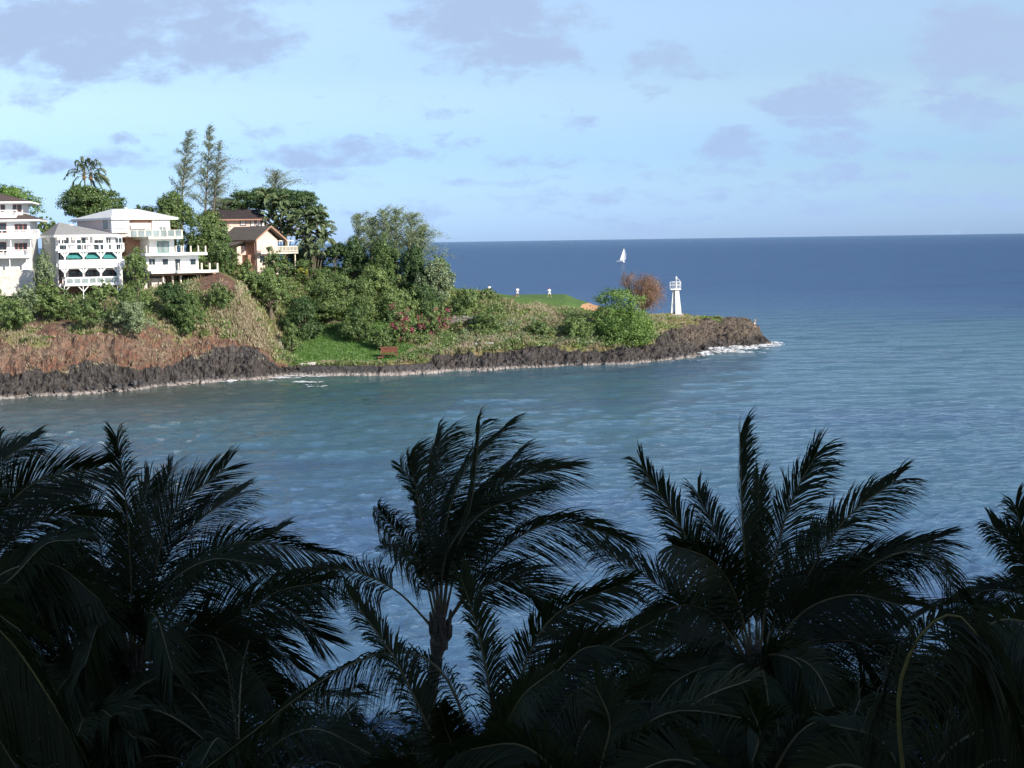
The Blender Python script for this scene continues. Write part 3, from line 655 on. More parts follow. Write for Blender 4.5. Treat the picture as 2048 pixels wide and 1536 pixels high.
MB().box(xa-2.06, xa-2.003, 4.6, 6.6, zt-3.4, zt-1.5).build('window', MAT['glass'], h.root)
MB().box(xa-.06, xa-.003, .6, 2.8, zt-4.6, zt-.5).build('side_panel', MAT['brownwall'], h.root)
zd = h.q(540, 504.5, -1.6)[1]; zr_ = h.q(540, 492.5, -1.6)[1]
MB().box(xa-.3, xb+3.4, -1.6, -.004, zd-.3, zd).box(xb+.004, xb+3.4, -.004, 6, zd-.3, zd).build('balcony', MAT['cream'], h.root)
mb = MB(); mb.box(xa-.3, xb+3.4, -1.6, -1.48, zr_-.12, zr_); mb.box(xb+3.28, xb+3.4, -1.48, 6, zr_-.12, zr_); mb.box(xa-.3, xb+3.4, -1.6, -1.5, zd+.12, zd+.22)
n = 26
for k in range(n+1):
    x = xa-.3+(xb-xa+3.55)*k/n; mb.box(x, x+.13, -1.58, -1.52, zd+.22, zr_-.12)
for k in range(12): mb.box(xb+3.3, xb+3.38, -1.2+k*.6, -1.0+k*.6, zd, zr_-.12)
mb.build('railing', MAT['cream'], h.root)
mb = MB(); mb.box(xb+2.9, xb+3.1, -1.2, -1.0, zb, zd-.3); mb.build('post', MAT['cream'], h.root)
mb = MB(); mb.box(xb+2.0, xb+2.2, -.4, -.2, zr_, zeave); mb.box(xb, xb+3.2, -.6, 5, zeave-.1, zeave+.1); mb.build('porch_frame', MAT['cream'], h.root)
h.window(541, 508, 550, 521, 0, 'white', 'glass', 1, .1); h.window(519, 512, 528, 522, 0, 'white', 'glass', 0, .1)
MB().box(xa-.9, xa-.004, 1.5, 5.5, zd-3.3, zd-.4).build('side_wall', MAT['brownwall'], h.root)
# --- dark roofed house behind it
h = House('shingle_house', 440, 470, 262, 14, label='dark brown shingle-roofed peach house behind the gabled house, half covered by a tree', cat='house')
r = wallbox(h, 432, 529, 437, 480, 0, 7, 'peach'); xa, xb, zb, zt = r
ze = h.q(480, 438, -1.1)[1]; zr = h.q(470, 419, 3.5)[1]
h.hip(h.q(418, 438, -1.1)[0], h.q(533, 438, -1.1)[0], -1.1, 8, ze, zr, h.q(412, 419, 3.5)[0], h.q(517, 419, 3.5)[0], 3.5, 'roofdark', 'brownwall', .25)
for (a, b_, c_, d_) in ((481, 441, 491, 450), (502, 441, 509, 452), (513, 441, 521, 452), (524, 444, 529, 452)): h.window(a, b_, c_, d_, 0, 'roofdark', 'whitewall', 0, .12)
slab(h, 436, 471, 463, 466, -1.8, 0, 'cream', 'balcony'); h.rail(438, 470, 455, 463.2, -1.7, 8, 'cream', 0)

# ------------------------------------------------------------------ light tower on the point
ct = P(1353, 628, 284.5); ct.z += -.1
L = empty('light_tower', ct, R(3), label='white slender navigation light tower with a railed platform on the rocky point', cat='lighthouse')
L.scale = (.86, .86, 1)
mb = MB(); mb.box(-1.9, 1.5, -1.2, 1.4, -.8, .12); mb.build('base_slab', MAT['concrete'], L)
def taper(x0, x1, y0, y1, z0, x2, x3, y2, y3, z1):
    m_ = MB(); m_.v = [(x0, y0, z0), (x1, y0, z0), (x1, y1, z0), (x0, y1, z0), (x2, y2, z1), (x3, y2, z1), (x3, y3, z1), (x2, y3, z1)]
    m_.f = [(0, 3, 2, 1), (4, 5, 6, 7), (0, 1, 5, 4), (1, 2, 6, 5), (2, 3, 7, 6), (3, 0, 4, 7)]; return m_
taper(-.36, 1.05, -.85, .55, .12, -.36, .52, -.5, .35, 5.0).build('tower_shaft', MAT['white'], L)
taper(-1.30, -.72, -.2, .45, .12, -1.12, -.60, .0, .35, 2.2).build('leg', MAT['white'], L)
taper(-1.14, -.22, -.1, .4, 2.2, -.86, -.30, .0, .34, 5.0).build('day_panel', MAT['white'], L)
MB().box(-1.5, .95, -.9, .8, 5.0, 5.22).build('platform', MAT['white'], L)
mb = MB()
for (x, y) in ((-1.45, -.85), (-1.0, -.85), (-.45, -.85), (.0, -.85), (.45, -.85), (.9, -.85), (-1.45, .75), (-.45, .75), (.45, .75), (.9, .75), (-1.45, 0), (.9, 0)): mb.tube([(x, y, 5.22), (x, y, 6.6)], .035, 5)
for z in (5.95, 6.6):
    for a, b_ in (((-1.45, -.85, z), (-.45, -.85, z)), ((.0, -.85, z), (.9, -.85, z)), ((-1.45, .75, z), (.9, .75, z)), ((-1.45, -.85, z), (-1.45, .75, z)), ((.9, -.85, z), (.9, .75, z))): mb.tube([a, b_], .04, 5)
mb.build('railing', MAT['white'], L)
mb = MB(); mb.tube([(-.1, -.3, 5.22), (-.1, -.3, 7.0)], .13, 8); mb.build('lamp_post', MAT['white'], L)
mb = MB()
for y in (-.9, -.6): mb.tube([(.95*math.cos(a)*1.0-.05, y, 6.1+1.1*math.sin(a)) for a in [math.pi/2*k/6 for k in range(7)]], .05, 5)
mb.build('ladder_hoop', MAT['white'], L)
mb = MB(); mb.lathe((-.1, -.3, 7.0), [(.14, 0), (.24, .08), (.26, .3), (.2, .55), (.06, .7), (0, .72)], 12); mb.build('beacon', MAT['white'], L, True)

# ------------------------------------------------------------------ sail boat out at sea
d = water_d(1240, 524.3); c = P(1240, 524.3, d); sc = d/FPX
S = empty('sailboat', (c.x, c.y, 0), R(-35), label='lone sailboat heeling under full white sail far out on the sea', cat='sailboat')
S.rotation_euler = (R(36), 0, R(146)); S.scale = (1.15, 1.15, 1.15)
mb = MB(); n = 14; ring = []
for i in range(n+1):
    tt = i/n; x = -3.3+7*tt; w_ = 1.5*math.sin(math.pi*min(1, tt*.62+.38))**.8*(1 if tt < .98 else .2)
    ring.append([(x, -w_, 1.1), (x, -w_*.7, .1), (x, 0, -.4), (x, w_*.7, .1), (x, w_, 1.1)])
for i, rg in enumerate(ring): mb.v += rg
for i in range(n):
    for j in range(4): a = i*5+j; mb.f.append((a, a+5, a+6, a+1))
    mb.f.append((i*5, i*5+4, i*5+9, i*5+5))
mb.f.append((0, 1, 2, 3, 4)); mb.build('hull', MAT['sail'], S)
MB().tube([(.8, 0, .8), (.8, 0, 13.3)], .12, 6).build('mast', MAT['steel'], S)
mb = MB(); m_ = 12
for side in (0, .04):
    for i in range(m_):
        z0, z1 = 1.9+i*.94, 1.9+(i+1)*.94
        def le(z): return .75-(4.9*(1-((z-1.9)/11.3)**2.6))
        def bel(z, k): return side-.55*math.sin(math.pi*k)*math.sin(math.pi*min(1, (z-1.5)/12))
        for k in range(4):
            a0, a1 = k/4, (k+1)/4
            q = lambda z, a: (.75+(le(z)-.75)*a, bel(z, a), z)
            mb.poly([q(z0, a0), q(z0, a1), q(z1, a1), q(z1, a0)])
mb.build('mainsail', MAT['sail'], S, True)
MB().tube([(.8, 0, 1.8), (-3.9, 0, 1.8)], .07, 6).build('boom', MAT['steel'], S)

# ------------------------------------------------------------------ people
def skin(name, verts, edges, rad, mat_, parent, sub=2):
    me = bpy.data.meshes.new(name); me.from_pydata([tuple(v_) for v_ in verts], edges, []); o = link(name, me, None)
    md = o.modifiers.new('s', 'SKIN'); sv = me.skin_vertices[0].data
    for i, r_ in enumerate(rad): sv[i].radius = (r_, r_) if not isinstance(r_, tuple) else r_; sv[i].use_root = (i == 0)
    o.modifiers.new('u', 'SUBSURF').levels = sub
    dg = bpy.context.evaluated_depsgraph_get(); m2 = bpy.data.meshes.new_from_object(o.evaluated_get(dg)); bpy.data.objects.remove(o); m2.name = name
    m2.polygons.foreach_set('use_smooth', [True]*len(m2.polygons)); m2.materials.clear()
    return link(name, m2, mat_, parent)
def person(loc, rz, label, shirt, shorts, hat, hands_fwd=0., spread=.1, lean=0., stoop=0.):
    T = empty('person', loc, rz, label=label, cat='person', group='people on the headland')
    def q(x, y, z):
        if z > .95: y -= (z-.95)*lean
        return Vector((x, y, z))
    hp, ch, nk, hd, hd2 = q(0, 0, .95), q(0, 0, 1.3), q(0, 0, 1.47), q(0, -.01, 1.58), q(0, -.02, 1.68)
    vs_ = [hp, q(0, 0, 1.12), ch, nk, hd, hd2]; ed = [(0, 1), (1, 2), (2, 3), (3, 4), (4, 5)]; rd = [.13, .12, (.16, .11), .055, .085, .075]
    sh = []; lg = []
    for sg in (-1, 1):
        b0 = len(vs_); a = [q(sg*.19, 0, 1.40), q(sg*(.25+spread*.4), -.12*hands_fwd, 1.16), q(sg*(.25-.17*hands_fwd+spread), -.38*hands_fwd, .98-.02*hands_fwd), q(sg*(.25-.19*hands_fwd+spread), -.46*hands_fwd, .89)]
        vs_ += a; rd += [.06, .045, .034, .036]; ed += [(2, b0), (b0, b0+1), (b0+1, b0+2), (b0+2, b0+3)]; sh.append(a)
        b0 = len(vs_); l = [q(sg*.10, 0, .88), q(sg*(.12+spread*.5), -.03, .48), q(sg*(.13+spread), .0, .08), q(sg*(.14+spread), -.15, .035)]
        vs_ += l; rd += [.09, .058, .042, .04]; ed += [(0, b0), (b0, b0+1), (b0+1, b0+2), (b0+2, b0+3)]; lg.append(l)
    skin('body', vs_, ed, rd, MAT['skin'], T)
    v2 = [q(0, 0, .93), q(0, 0, 1.12), ch, q(0, 0, 1.41)]; e2 = [(0, 1), (1, 2), (2, 3)]; r2 = [(.19, .15), (.18, .15), (.20, .145), (.10, .09)]
    for a in sh: b0 = len(v2); v2 += [a[0], (a[0]+a[1])/2, a[1]]; e2 += [(2, b0), (b0, b0+1), (b0+1, b0+2)]; r2 += [.085, .075, .075]
    skin('shirt', v2, e2, r2, MAT[shirt], T)
    v2 = [q(0, 0, .98), q(0, 0, .88)]; e2 = [(0, 1)]; r2 = [(.165, .14), (.17, .14)]
    for l in lg: b0 = len(v2); v2 += [l[0], l[0]*.5+l[1]*.5, l[0]*.1+l[1]*.9]; e2 += [(1, b0), (b0, b0+1), (b0+1, b0+2)]; r2 += [.12, .11, .10]
    skin('shorts', v2, e2, r2, MAT[shorts], T)
    mb = MB(); mb.lathe(hd2, [(.15, -.02), (.1, .02), (.098, .06), (.06, .11), (0, .125)], 12); mb.build('hat', MAT[hat], T, True)
    mb = MB()
    for l in lg: mb.tube([l[2]+Vector((0, .06, -.03)), l[3]+Vector((0, -.1, 0))], [.05, .045], 8)
    mb.build('shoes', MAT['cloth_white'], T, True)
    return T
# ------------------------------------------------------------------ leaves
def mesh_quads(name, V, F, tint, mat_, parent=None):
    me = bpy.data.meshes.new(name); nf = len(F); k = F.shape[1]
    me.vertices.add(len(V)); me.vertices.foreach_set('co', V.astype(np.float32).ravel())
    me.loops.add(nf*k); me.loops.foreach_set('vertex_index', F.astype(np.int32).ravel())
    me.polygons.add(nf); me.polygons.foreach_set('loop_start', np.arange(0, nf*k, k, dtype=np.int32))
    me.update(calc_edges=True)
    if tint is not None:
        a = me.attributes.new('tint', 'FLOAT', 'FACE'); a.data.foreach_set('value', tint.astype(np.float32))
    return link(name, me, mat_, parent)
def unit(rs, n):
    v_ = rs.normal(size=(n, 3)); return v_/np.linalg.norm(v_, axis=1, keepdims=True)
def leaf_quads(rs, C, size, asp=.6, tint=None, dirs=None, up=.3, nrm=None):
    n = len(C); a = unit(rs, n) if dirs is None else dirs
    if nrm is not None:
        a = a-nrm*np.sum(a*nrm, 1, keepdims=True); a /= np.linalg.norm(a, axis=1, keepdims=True)+1e-9; b_ = np.cross(nrm, a)
    else:
        b_ = unit(rs, n); b_[:, 2] *= (1-up); b_ -= a*np.sum(a*b_, 1, keepdims=True); b_ /= np.linalg.norm(b_, axis=1, keepdims=True)+1e-9
    s = (size*rs.uniform(.6, 1.3, n))[:, None]; w_ = s*asp
    V = np.stack([C-a*s*.5, C+b_*w_*.5, C+a*s*.5, C-b_*w_*.5], 1).reshape(-1, 3)
    F = np.arange(4*n).reshape(n, 4)
    return V, F, (rs.uniform(0, 1, n) if tint is None else tint)
def cloud(rs, lobes, n, clump=.22, spread=.16, per=40):
    """clustered leaf positions on and in a set of ellipsoid lobes (cx,cy,cz,rx,ry,rz)"""
    L_ = np.array(lobes); w_ = (L_[:, 3]*L_[:, 5]+L_[:, 3]*L_[:, 4]); w_ /= w_.sum()
    nc = max(4, n//per); li = rs.choice(len(L_), nc, p=w_); dv = unit(rs, nc)
    rad = rs.uniform(.55, 1.06, nc)**.7
    cc = L_[li, :3]+dv*L_[li, 3:6]*rad[:, None]
    rr = L_[li, 3:6]*clump
    k = rs.integers(0, nc, n); off = rs.normal(size=(n, 3))*.55
    C = cc[k]+off*np.minimum(rr[k], 1.1)
    # leaves face outwards from their clump and from the crown
    N_ = off/(np.linalg.norm(off, axis=1, keepdims=True)+1e-6)*.75+dv[k]*.45+rs.normal(size=(n, 3))*.38+np.array([0, 0, .35]); N_ /= np.linalg.norm(N_, axis=1, keepdims=True)+1e-9; cloud.nrm = N_
    tint = np.clip(rs.uniform(0, 1, nc)[k]*.6+rs.uniform(0, 1, n)*.4, 0, 1)
    return C, tint
def trunk_mb(mb, base, tips, r0, rnd):
    for tp in tips:
        mid = base.lerp(tp, .5)+Vector((rnd.uniform(-.4, .4), rnd.uniform(-.4, .4), -.12*(tp-base).length*rnd.uniform(-.3, 1)))
        mb.tube([base, base.lerp(mid, .5), mid, mid.lerp(tp, .6), tp], [r0, r0*.8, r0*.6, r0*.35, r0*.12], 6)
TREES = 0
def tree(name, label, cat, box, d, m_, n, leaf=.32, lobes=9, asp=.6, seed=None, group=None, trunk=True, depth=1., flat=1., gap=.0, extra=None, bark='bark', exp=.72, clump=.25, per=40, auto=True):
    """box = px0,py0,px1,py1 extent of the crown at distance d"""
    global TREES; TREES += 1
    seed = seed or TREES*7+3; rs = np.random.default_rng(seed); rnd = random.Random(seed)
    px0, py0, px1, py1 = box
    if auto and (px0 >= 500 or py1 > 600):
        pm = (px0+px1)/2; pr = profile(pm); dd_ = pr[1][0]
        while dd_ < d:
            r_ = ray(pm, py1)
            if gz(pm, dd_) >= HCAM+r_.z/r_.y*dd_: break
            dd_ += .5
        d = min(d, dd_+(px1-px0)/2*d/FPX*.45)
    c = P((px0+px1)/2, (py0+py1)/2, d); k = d/FPX; rx = (px1-px0)/2*k; rz = (py1-py0)/2*k; ry = rx*depth
    g0 = gz((px0+px1)/2, d); zbase = min(g0, c.z-rz*.6)
    root = empty(name, (c.x, c.y, zbase), 0, label=label, cat=cat, group=group)
    lo = []
    for i in range(lobes):
        an = rnd.uniform(0, 2*math.pi); rr = math.sqrt(rnd.uniform(0, 1)); zz = rnd.uniform(-1, 1)
        f = rnd.uniform(.34, .52); cs = math.sqrt(max(0, 1-zz*zz*.9))
        lo.append(((1-f)*rx*rr*cs*math.cos(an), (1-f)*ry*rr*cs*math.sin(an), (1-f*.9)*rz*zz*.95+(c.z-zbase), rx*f*1.05, ry*f*1.05, rz*f*flat))
    # make sure the extent is filled
    for sx in (-1, 1): lo.append((sx*rx*.62, 0, c.z-zbase+rz*rnd.uniform(-.35, .1), rx*.38, ry*.4, rz*.42*flat))
    lo.append((rnd.uniform(-.2, .2)*rx, 0, c.z-zbase+rz*.55, rx*.42, ry*.45, rz*.45*flat))
    if extra: lo += [(a*rx, b_*ry, c.z-zbase+e*rz, f1*rx, f2*ry, f3*rz) for (a, b_, e, f1, f2, f3) in extra]
    C, tint = cloud(rs, lo, n, clump, per=per)
    V, F, T = leaf_quads(rs, C, leaf, asp, tint, nrm=cloud.nrm)
    if trunk:
        mb = MB(); base = Vector((0, 0, (g0-zbase)-.4)); fork = Vector((rnd.uniform(-.1, .1)*rx, 0, max(.2, (c.z-zbase)-rz*.75)))
        r0 = max(.08, min(.35, rx*.07)); mb.tube([base, base.lerp(fork, .5), fork], [r0*1.3, r0*1.05, r0*.9], 7)
        trunk_mb(mb, fork, [Vector(l[:3]) for l in lo], r0*.75, rnd)
        mb.build('trunk', MAT[bark], root)
    mesh_quads('crown', V, F, T, MAT[m_], root)
    return root, lo, rs
# ------------------------------------------------------------------ palms
def catmull(pts, n):
    P_ = [pts[0]*2-pts[1]]+list(pts)+[pts[-1]*2-pts[-2]]; out = []
    for i in range(n+1):
        t_ = i/n*(len(pts)-1); k = min(int(t_), len(pts)-2); f = t_-k; a, b_, c_, d_ = P_[k:k+4]
        out.append(.5*((2*b_)+(c_-a)*f+(2*a-5*b_+4*c_-d_)*f*f+(3*b_-a-3*c_+d_)*f**3))
    return out
def frond(parent, pts, rnd, lm='palm', rm='midribdark', nl=160, ll=None, width=.0135, droop=.35, wind=Vector((.10, .03, -.02)), roll=0., spread=1., r0=.035, segs=3, start=.2, fuzz=.055, closed=0., face=.3):
    cv = catmull([Vector(p) for p in pts], 34); L_ = sum((b_-a).length for a, b_ in zip(cv, cv[1:])); ll = ll or min(1.5, L_*.335)
    hor = Vector((cv[-1].x-cv[0].x, cv[-1].y-cv[0].y, 0)); hor = hor.normalized() if hor.length > .05 else Vector((0, -1, 0))
    V = []; F = []; T = []
    for i in range(nl):
        t_ = start+(1-start)*(i+rnd.uniform(-.2, .2))/nl; t_ = min(.999, max(0, t_)); k = t_*34; j = int(k); f = k-j
        p = cv[j].lerp(cv[j+1], f); tg = (cv[j+1]-cv[j]).normalized()
        N = Vector((0, 0, 1))-hor*.75; N = (N-tg*N.dot(tg)); N = N.normalized() if N.length > 1e-3 else Vector((0, -1, 0))
        if face:
            Cv = Vector((0, -1, .25)); Cv -= tg*Cv.dot(tg); N = (N*(1-face)+Cv.normalized()*face); N = N.normalized() if N.length > 1e-3 else Cv.normalized()
        if roll: N = Matrix.Rotation(roll, 3, tg)@N
        S = tg.cross(N).normalized()
        prof = (.72+.45*t_ if t_ < .4 else .9-(t_-.4)**1.6*.75)*(1+.10*math.sin(i*.33+cv[0].x*9))
        for sg in (-1, 1):
            if rnd.random() < .04: continue
            an = R(52-30*t_**1.2)*spread+rnd.gauss(0, fuzz)+.05*math.sin(i*.35+sg); an = max(.12, an*(1-closed))
            dr = (tg*math.cos(an)+S*(sg*math.sin(an))+N*.16).normalized(); ln = ll*prof*rnd.uniform(.88, 1.1); w_ = width*rnd.uniform(.8, 1.2)
            dd = droop*rnd.uniform(.6, 1.4); b0 = len(V); q0 = p
            # leaflet: folded blade drooping and blown by the wind
            for s_ in range(segs+1):
                u_ = s_/segs; q = p+dr*(ln*u_*(1-.18*dd*u_))+Vector((0, 0, -1))*(ln*dd*u_*u_)+wind*(ln*u_*u_)
                ww = w_*(.55 if s_ == 0 else (1 if s_ < segs-.5 else .08)); cr = (q-q0) if s_ else dr
                sd = cr.cross(N); sd = (sd.normalized() if sd.length > 1e-5 else S)
                sd = (sd*.75+N*.45*sg).normalized()
                V.append(tuple(q+sd*ww)); V.append(tuple(q-sd*ww)); q0 = q
            tv = rnd.random()
            for s_ in range(segs): a = b0+s_*2; F.append((a, a+1, a+3, a+2)); T.append(tv)
    o = mesh_quads('frond', np.array(V), np.array(F), np.array(T), MAT[lm], parent)
    mb = MB(); step = cv[::2]; mb.tube(step, [r0*(1.6 if i == 0 else 1.25 if i == 1 else 1-.8*i/len(step)) for i in range(len(step))], 5)
    mb.build('midrib', MAT[rm], o); return o
def palm_root(name, label, heart, cat='palm tree', group=None, base=None, rt=.17, ht=1., nuts=True, hb=None):
    hz = heart.z; b_ = base if base is not None else Vector((heart.x+.5, heart.y+.3, 2.2))
    root = empty(name, b_, 0, label=label, cat=cat, group=group)
    H = heart-b_; n = 26; pts = []; rd = []
    for i in range(n+1):
        t_ = i/n; p = Vector((H.x*t_**1.5, H.y*t_**1.5, H.z*t_)); pts.append(p); rd.append(rt*(1.55-.75*min(1, t_*4) if t_ < .25 else .8)*(1+.06*(i % 2))*(1.0+(.0 if t_ < .955 else .45)))
    MB().tube(pts, rd, 12).build('trunk', MAT['palmbark'], root)
    mb = MB(); rnd = random.Random(int(abs(heart.x*100)))
    for k in range(14):
        a = k*2.4; e = Vector((math.cos(a), math.sin(a), 0)); mb.tube([H+e*rt*.6+Vector((0, 0, -.40)), H+e*rt*1.25+Vector((0, 0, -.15+.03*k)), H+e*(rt*1.5)+Vector((0, 0, .15+.035*k))], [.04, .07, .03], 5)
    mb.tube([H+Vector((0, 0, -.5)), H+Vector((0, 0, -.1)), H+Vector((0, 0, .7))], [rt*1.0, rt*1.1, rt*.35], 10)
    mb.build('crown_base', MAT['palmbark'], root)
    return root, H
def px_fronds(root, heart, D_, specs, seed, **kw):
    """specs: (x,y, x,y, x,y, x,y, depth offset of the tip[, options])"""
    rnd = random.Random(seed); b_ = root.location
    for sp in specs:
        o = dict(kw);
        if isinstance(sp[-1], dict): o.update(sp[-1]); sp = sp[:-1]
        dz = sp[8] if len(sp) > 8 else rnd.uniform(-1.5, 1.5); pts = []
        for k in range(4):
            pts.append(P(sp[2*k], sp[2*k+1], D_+dz*(k/3)**1.2)-b_)
        o.setdefault('roll', rnd.uniform(-.3, .3)); o.setdefault('face', rnd.uniform(.45, .95))
        if rnd.random() < .16: o.setdefault('lm', 'palmnear'); o.setdefault('droop', rnd.uniform(.08, .32))
        frond(root, pts, rnd, **o)
def rnd_fronds(root, H, n, L0, seed, el=(-.6, .5), az=None, **kw):
    rnd = random.Random(seed)
    for k in range(n):
        a = (k*2.4+rnd.uniform(-.3, .3)) if az is None else rnd.uniform(*az); e = rnd.uniform(*el); L_ = L0*rnd.uniform(.85, 1.1)
        h_ = Vector((math.cos(a), math.sin(a), 0)); p1 = H+h_*(L_*.3*math.cos(e+.5))+Vector((0, 0, L_*.3*math.sin(e+.5)))
        p2 = p1+h_*(L_*.35*math.cos(e))+Vector((0, 0, L_*.35*math.sin(e))); p3 = p2+h_*(L_*.33*math.cos(e-.75))+Vector((0, 0, L_*.33*math.sin(e-.75)))
        o = dict(roll=rnd.uniform(-.4, .4), droop=rnd.uniform(.25, .6)); o.update(kw)
        if rnd.random() < .16: o.setdefault('lm', 'palmnear')
        frond(root, [H, p1, p2, p3], rnd, **o)
ORD = ('first', 'second', 'third', 'fourth', 'fifth', 'sixth', 'seventh', 'eighth', 'ninth')
# ------------------------------------------------------------------ trees and shrubs of the headland
T_ = tree
T_('broadleaf_tree', 'bright green tree rising behind the leftmost house with brown roofs', 'tree', (-60, 370, 84, 445), 250, 'bright', 17000, .34, 16)
T_('broadleaf_tree', 'large round dense evergreen tree behind the white and grey roofs, under the two palms', 'tree', (114, 369, 249, 436), 262, 'green', 22000, .36, 12, extra=[(-.15, 0, -.95, .4, .4, .35), (.55, 0, -.5, .45, .5, .5), (-.5, 0, -.1, .45, .5, .6)], gap=.0)
T_('shrub', 'small rounded shrub seen between the leftmost house and the grey roof', 'shrub', (70, 428, 116, 470), 246, 'mid', 2600, .3, 6)
T_('shrub', 'low dark shrub line behind the right end of the white roof', 'shrub', (244, 408, 312, 440), 268, 'dark', 3200, .32, 6)
T_('broadleaf_tree', 'light green spreading tree right behind the white roofed house', 'tree', (292, 383, 398, 470), 251, 'olive', 18000, .32, 14)
T_('broadleaf_tree', 'green tree covering the left half of the dark shingle roof', 'tree', (352, 418, 466, 520), 248, 'olive', 20000, .32, 14)
T_('shrub', 'round green bush below the shingle house, above the lowest terrace end', 'shrub', (400, 478, 482, 560), 243, 'green', 9000, .28, 9)
T_('shrub', 'green shrub mass beside the middle terrace of the white roofed house', 'shrub', (345, 500, 430, 552), 243, 'mid', 5500, .28, 8)
T_('shrub', 'green bush on the slope left of the gabled house wall', 'shrub', (455, 520, 520, 585), 243, 'mid', 5500, .28, 8)
T_('shrub', 'pale green shrub growing up in front of the gabled house', 'shrub', (516, 492, 580, 556), 244, 'olive', 4200, .28, 8)
T_('shrub', 'leaning shrub with bare pale branches on the slope below the gabled house', 'shrub', (492, 545, 592, 626), 240, 'mid', 9500, .28, 10)
T_('shrub', 'dark green bush clinging to the cliff below the terraced house', 'shrub', (308, 560, 380, 640), 221, 'dark', 9000, .26, 10, trunk=False)
T_('shrub', 'bright hanging bush on the cliff beside the dark bush', 'shrub', (338, 585, 412, 670), 219, 'green', 9500, .26, 10, trunk=False)
T_('shrub', 'green bush on the grassy knoll below the lowest terrace', 'shrub', (414, 562, 470, 620), 226, 'olive', 5000, .24, 8, trunk=False)
T_('shrub', 'tall bush between the arched decks and the terraced house', 'shrub', (247, 492, 298, 582), 222, 'mid', 6500, .26, 9)
T_('shrub', 'grey green straggly bush between the leftmost house and the arched decks', 'shrub', (62, 500, 112, 590), 216, 'grey', 4200, .26, 8)
T_('shrub', 'green bush in front of the lowest arched deck', 'shrub', (176, 560, 238, 606), 217, 'mid', 3800, .26, 7)
T_('shrub', 'bright green bush on the slope below the arched decks', 'shrub', (84, 575, 160, 640), 214, 'green', 6500, .26, 9, trunk=False)
T_('shrub', 'grey green bush in front of the pale masonry wall', 'shrub', (20, 566, 84, 630), 212, 'grey', 4200, .26, 8, trunk=False)
T_('shrub', 'small bush at the left edge below the masonry wall', 'shrub', (-30, 578, 26, 640), 210, 'mid', 4200, .26, 8, trunk=False)
T_('shrub', 'low bush under the right corner post of the arched decks', 'shrub', (214, 578, 300, 640), 214, 'olive', 5200, .26, 8, trunk=False)
T_('shrub', 'low olive bush in the middle of the grassy cliff top', 'shrub', (140, 600, 215, 650), 210, 'olive', 3600, .26, 8, trunk=False)
# feathery ironwoods
def ironwood(label, xs, d, seed, n, w=1., bend=0., m_='needle', group='feathery ironwood trees'):
    """xs: (x_top, y_top, x_base, y_base, half width px)"""
    xt, yt, xb, yb, hw = xs; rnd = random.Random(seed); rs = np.random.default_rng(seed)
    base = P(xb, yb, d); g0 = gz(xb, d); root = empty('ironwood_tree', (base.x, base.y, g0), 0, label=label, cat='tree', group=group)
    o = root.location; k = d/FPX; mb = MB(); top = P(xt, yt, d)-o; b0 = Vector((0, 0, 0))
    line = [b0.lerp(top, t_)+Vector((bend*math.sin(math.pi*t_)*1.2, 0, 0)) for t_ in np.linspace(0, 1, 10)]
    mb.tube(line, [.3*(1-.92*i/9) for i in range(10)], 7); Cs = []; Ds = []
    zb = (base-o).z
    nb = 40
    for i in range(nb):
        t_ = .04+.96*(i/nb); z = zb+(top.z-zb)*t_; tt = z/top.z; p = b0.lerp(top, tt)+Vector((bend*math.sin(math.pi*tt)*1.2, 0, 0))
        a = i*2.4+rnd.uniform(-.4, .4); ln = hw*k*(1.2-1.0*t_**1.0)*rnd.choice((.35, .6, .8, 1.0, 1.25)); h_ = Vector((math.cos(a), math.sin(a), 0))
        e = p+h_*ln+Vector((.25*ln, 0, ln*rnd.uniform(.35, 1.1))); mid = p.lerp(e, .55)+Vector((0, 0, .12*ln)); mb.tube([p, mid, e], [.06, .04, .015], 4, False)
        tip = e+h_*.3*ln+Vector((.35*ln, 0, -.15*ln))
        m_n = max(6, int(n/nb*(.5+ln/(hw*k))))
        for q in range(m_n):
            s_ = rnd.uniform(.15, 1.15); c_ = p.lerp(mid, s_/.55) if s_ < .55 else (mid.lerp(e, (s_-.55)/.45) if s_ < 1 else e.lerp(tip, (s_-1)/.15))
            g_ = .12+.16*s_; Cs.append((c_.x+rnd.gauss(0, g_), c_.y+rnd.gauss(0, g_), c_.z+rnd.gauss(0, g_)-.12)); dr = (h_*.5+Vector((.3, 0, -.2+rnd.gauss(0, .5)))+Vector((rnd.gauss(0, .5), rnd.gauss(0, .5), 0))).normalized(); Ds.append(tuple(dr))
    mb.build('trunk', MAT['bark'], root)
    V, F, T = leaf_quads(rs, np.array(Cs), .46, .17, None, np.array(Ds)); mesh_quads('crown', V, F, T, MAT[m_], root)
ironwood('left of two tall thin feathery trees behind the houses, top bent right', (378, 262, 362, 400, 33), 262, 4, 5200, bend=-.6)
ironwood('taller right one of the two thin feathery trees behind the houses', (420, 250, 402, 430, 40), 264, 9, 6400)
ironwood('slim second spire leaning right beside the tallest feathery tree', (440, 282, 412, 380, 16), 263.5, 19, 1400)
ironwood('small pointed feathery tree poking up behind the dark umbrella tree', (550, 343, 548, 392, 34), 290, 10, 2600)
ironwood('low feathery tree left of the dark umbrella tree', (430, 365, 428, 432, 30), 268, 12, 2400)
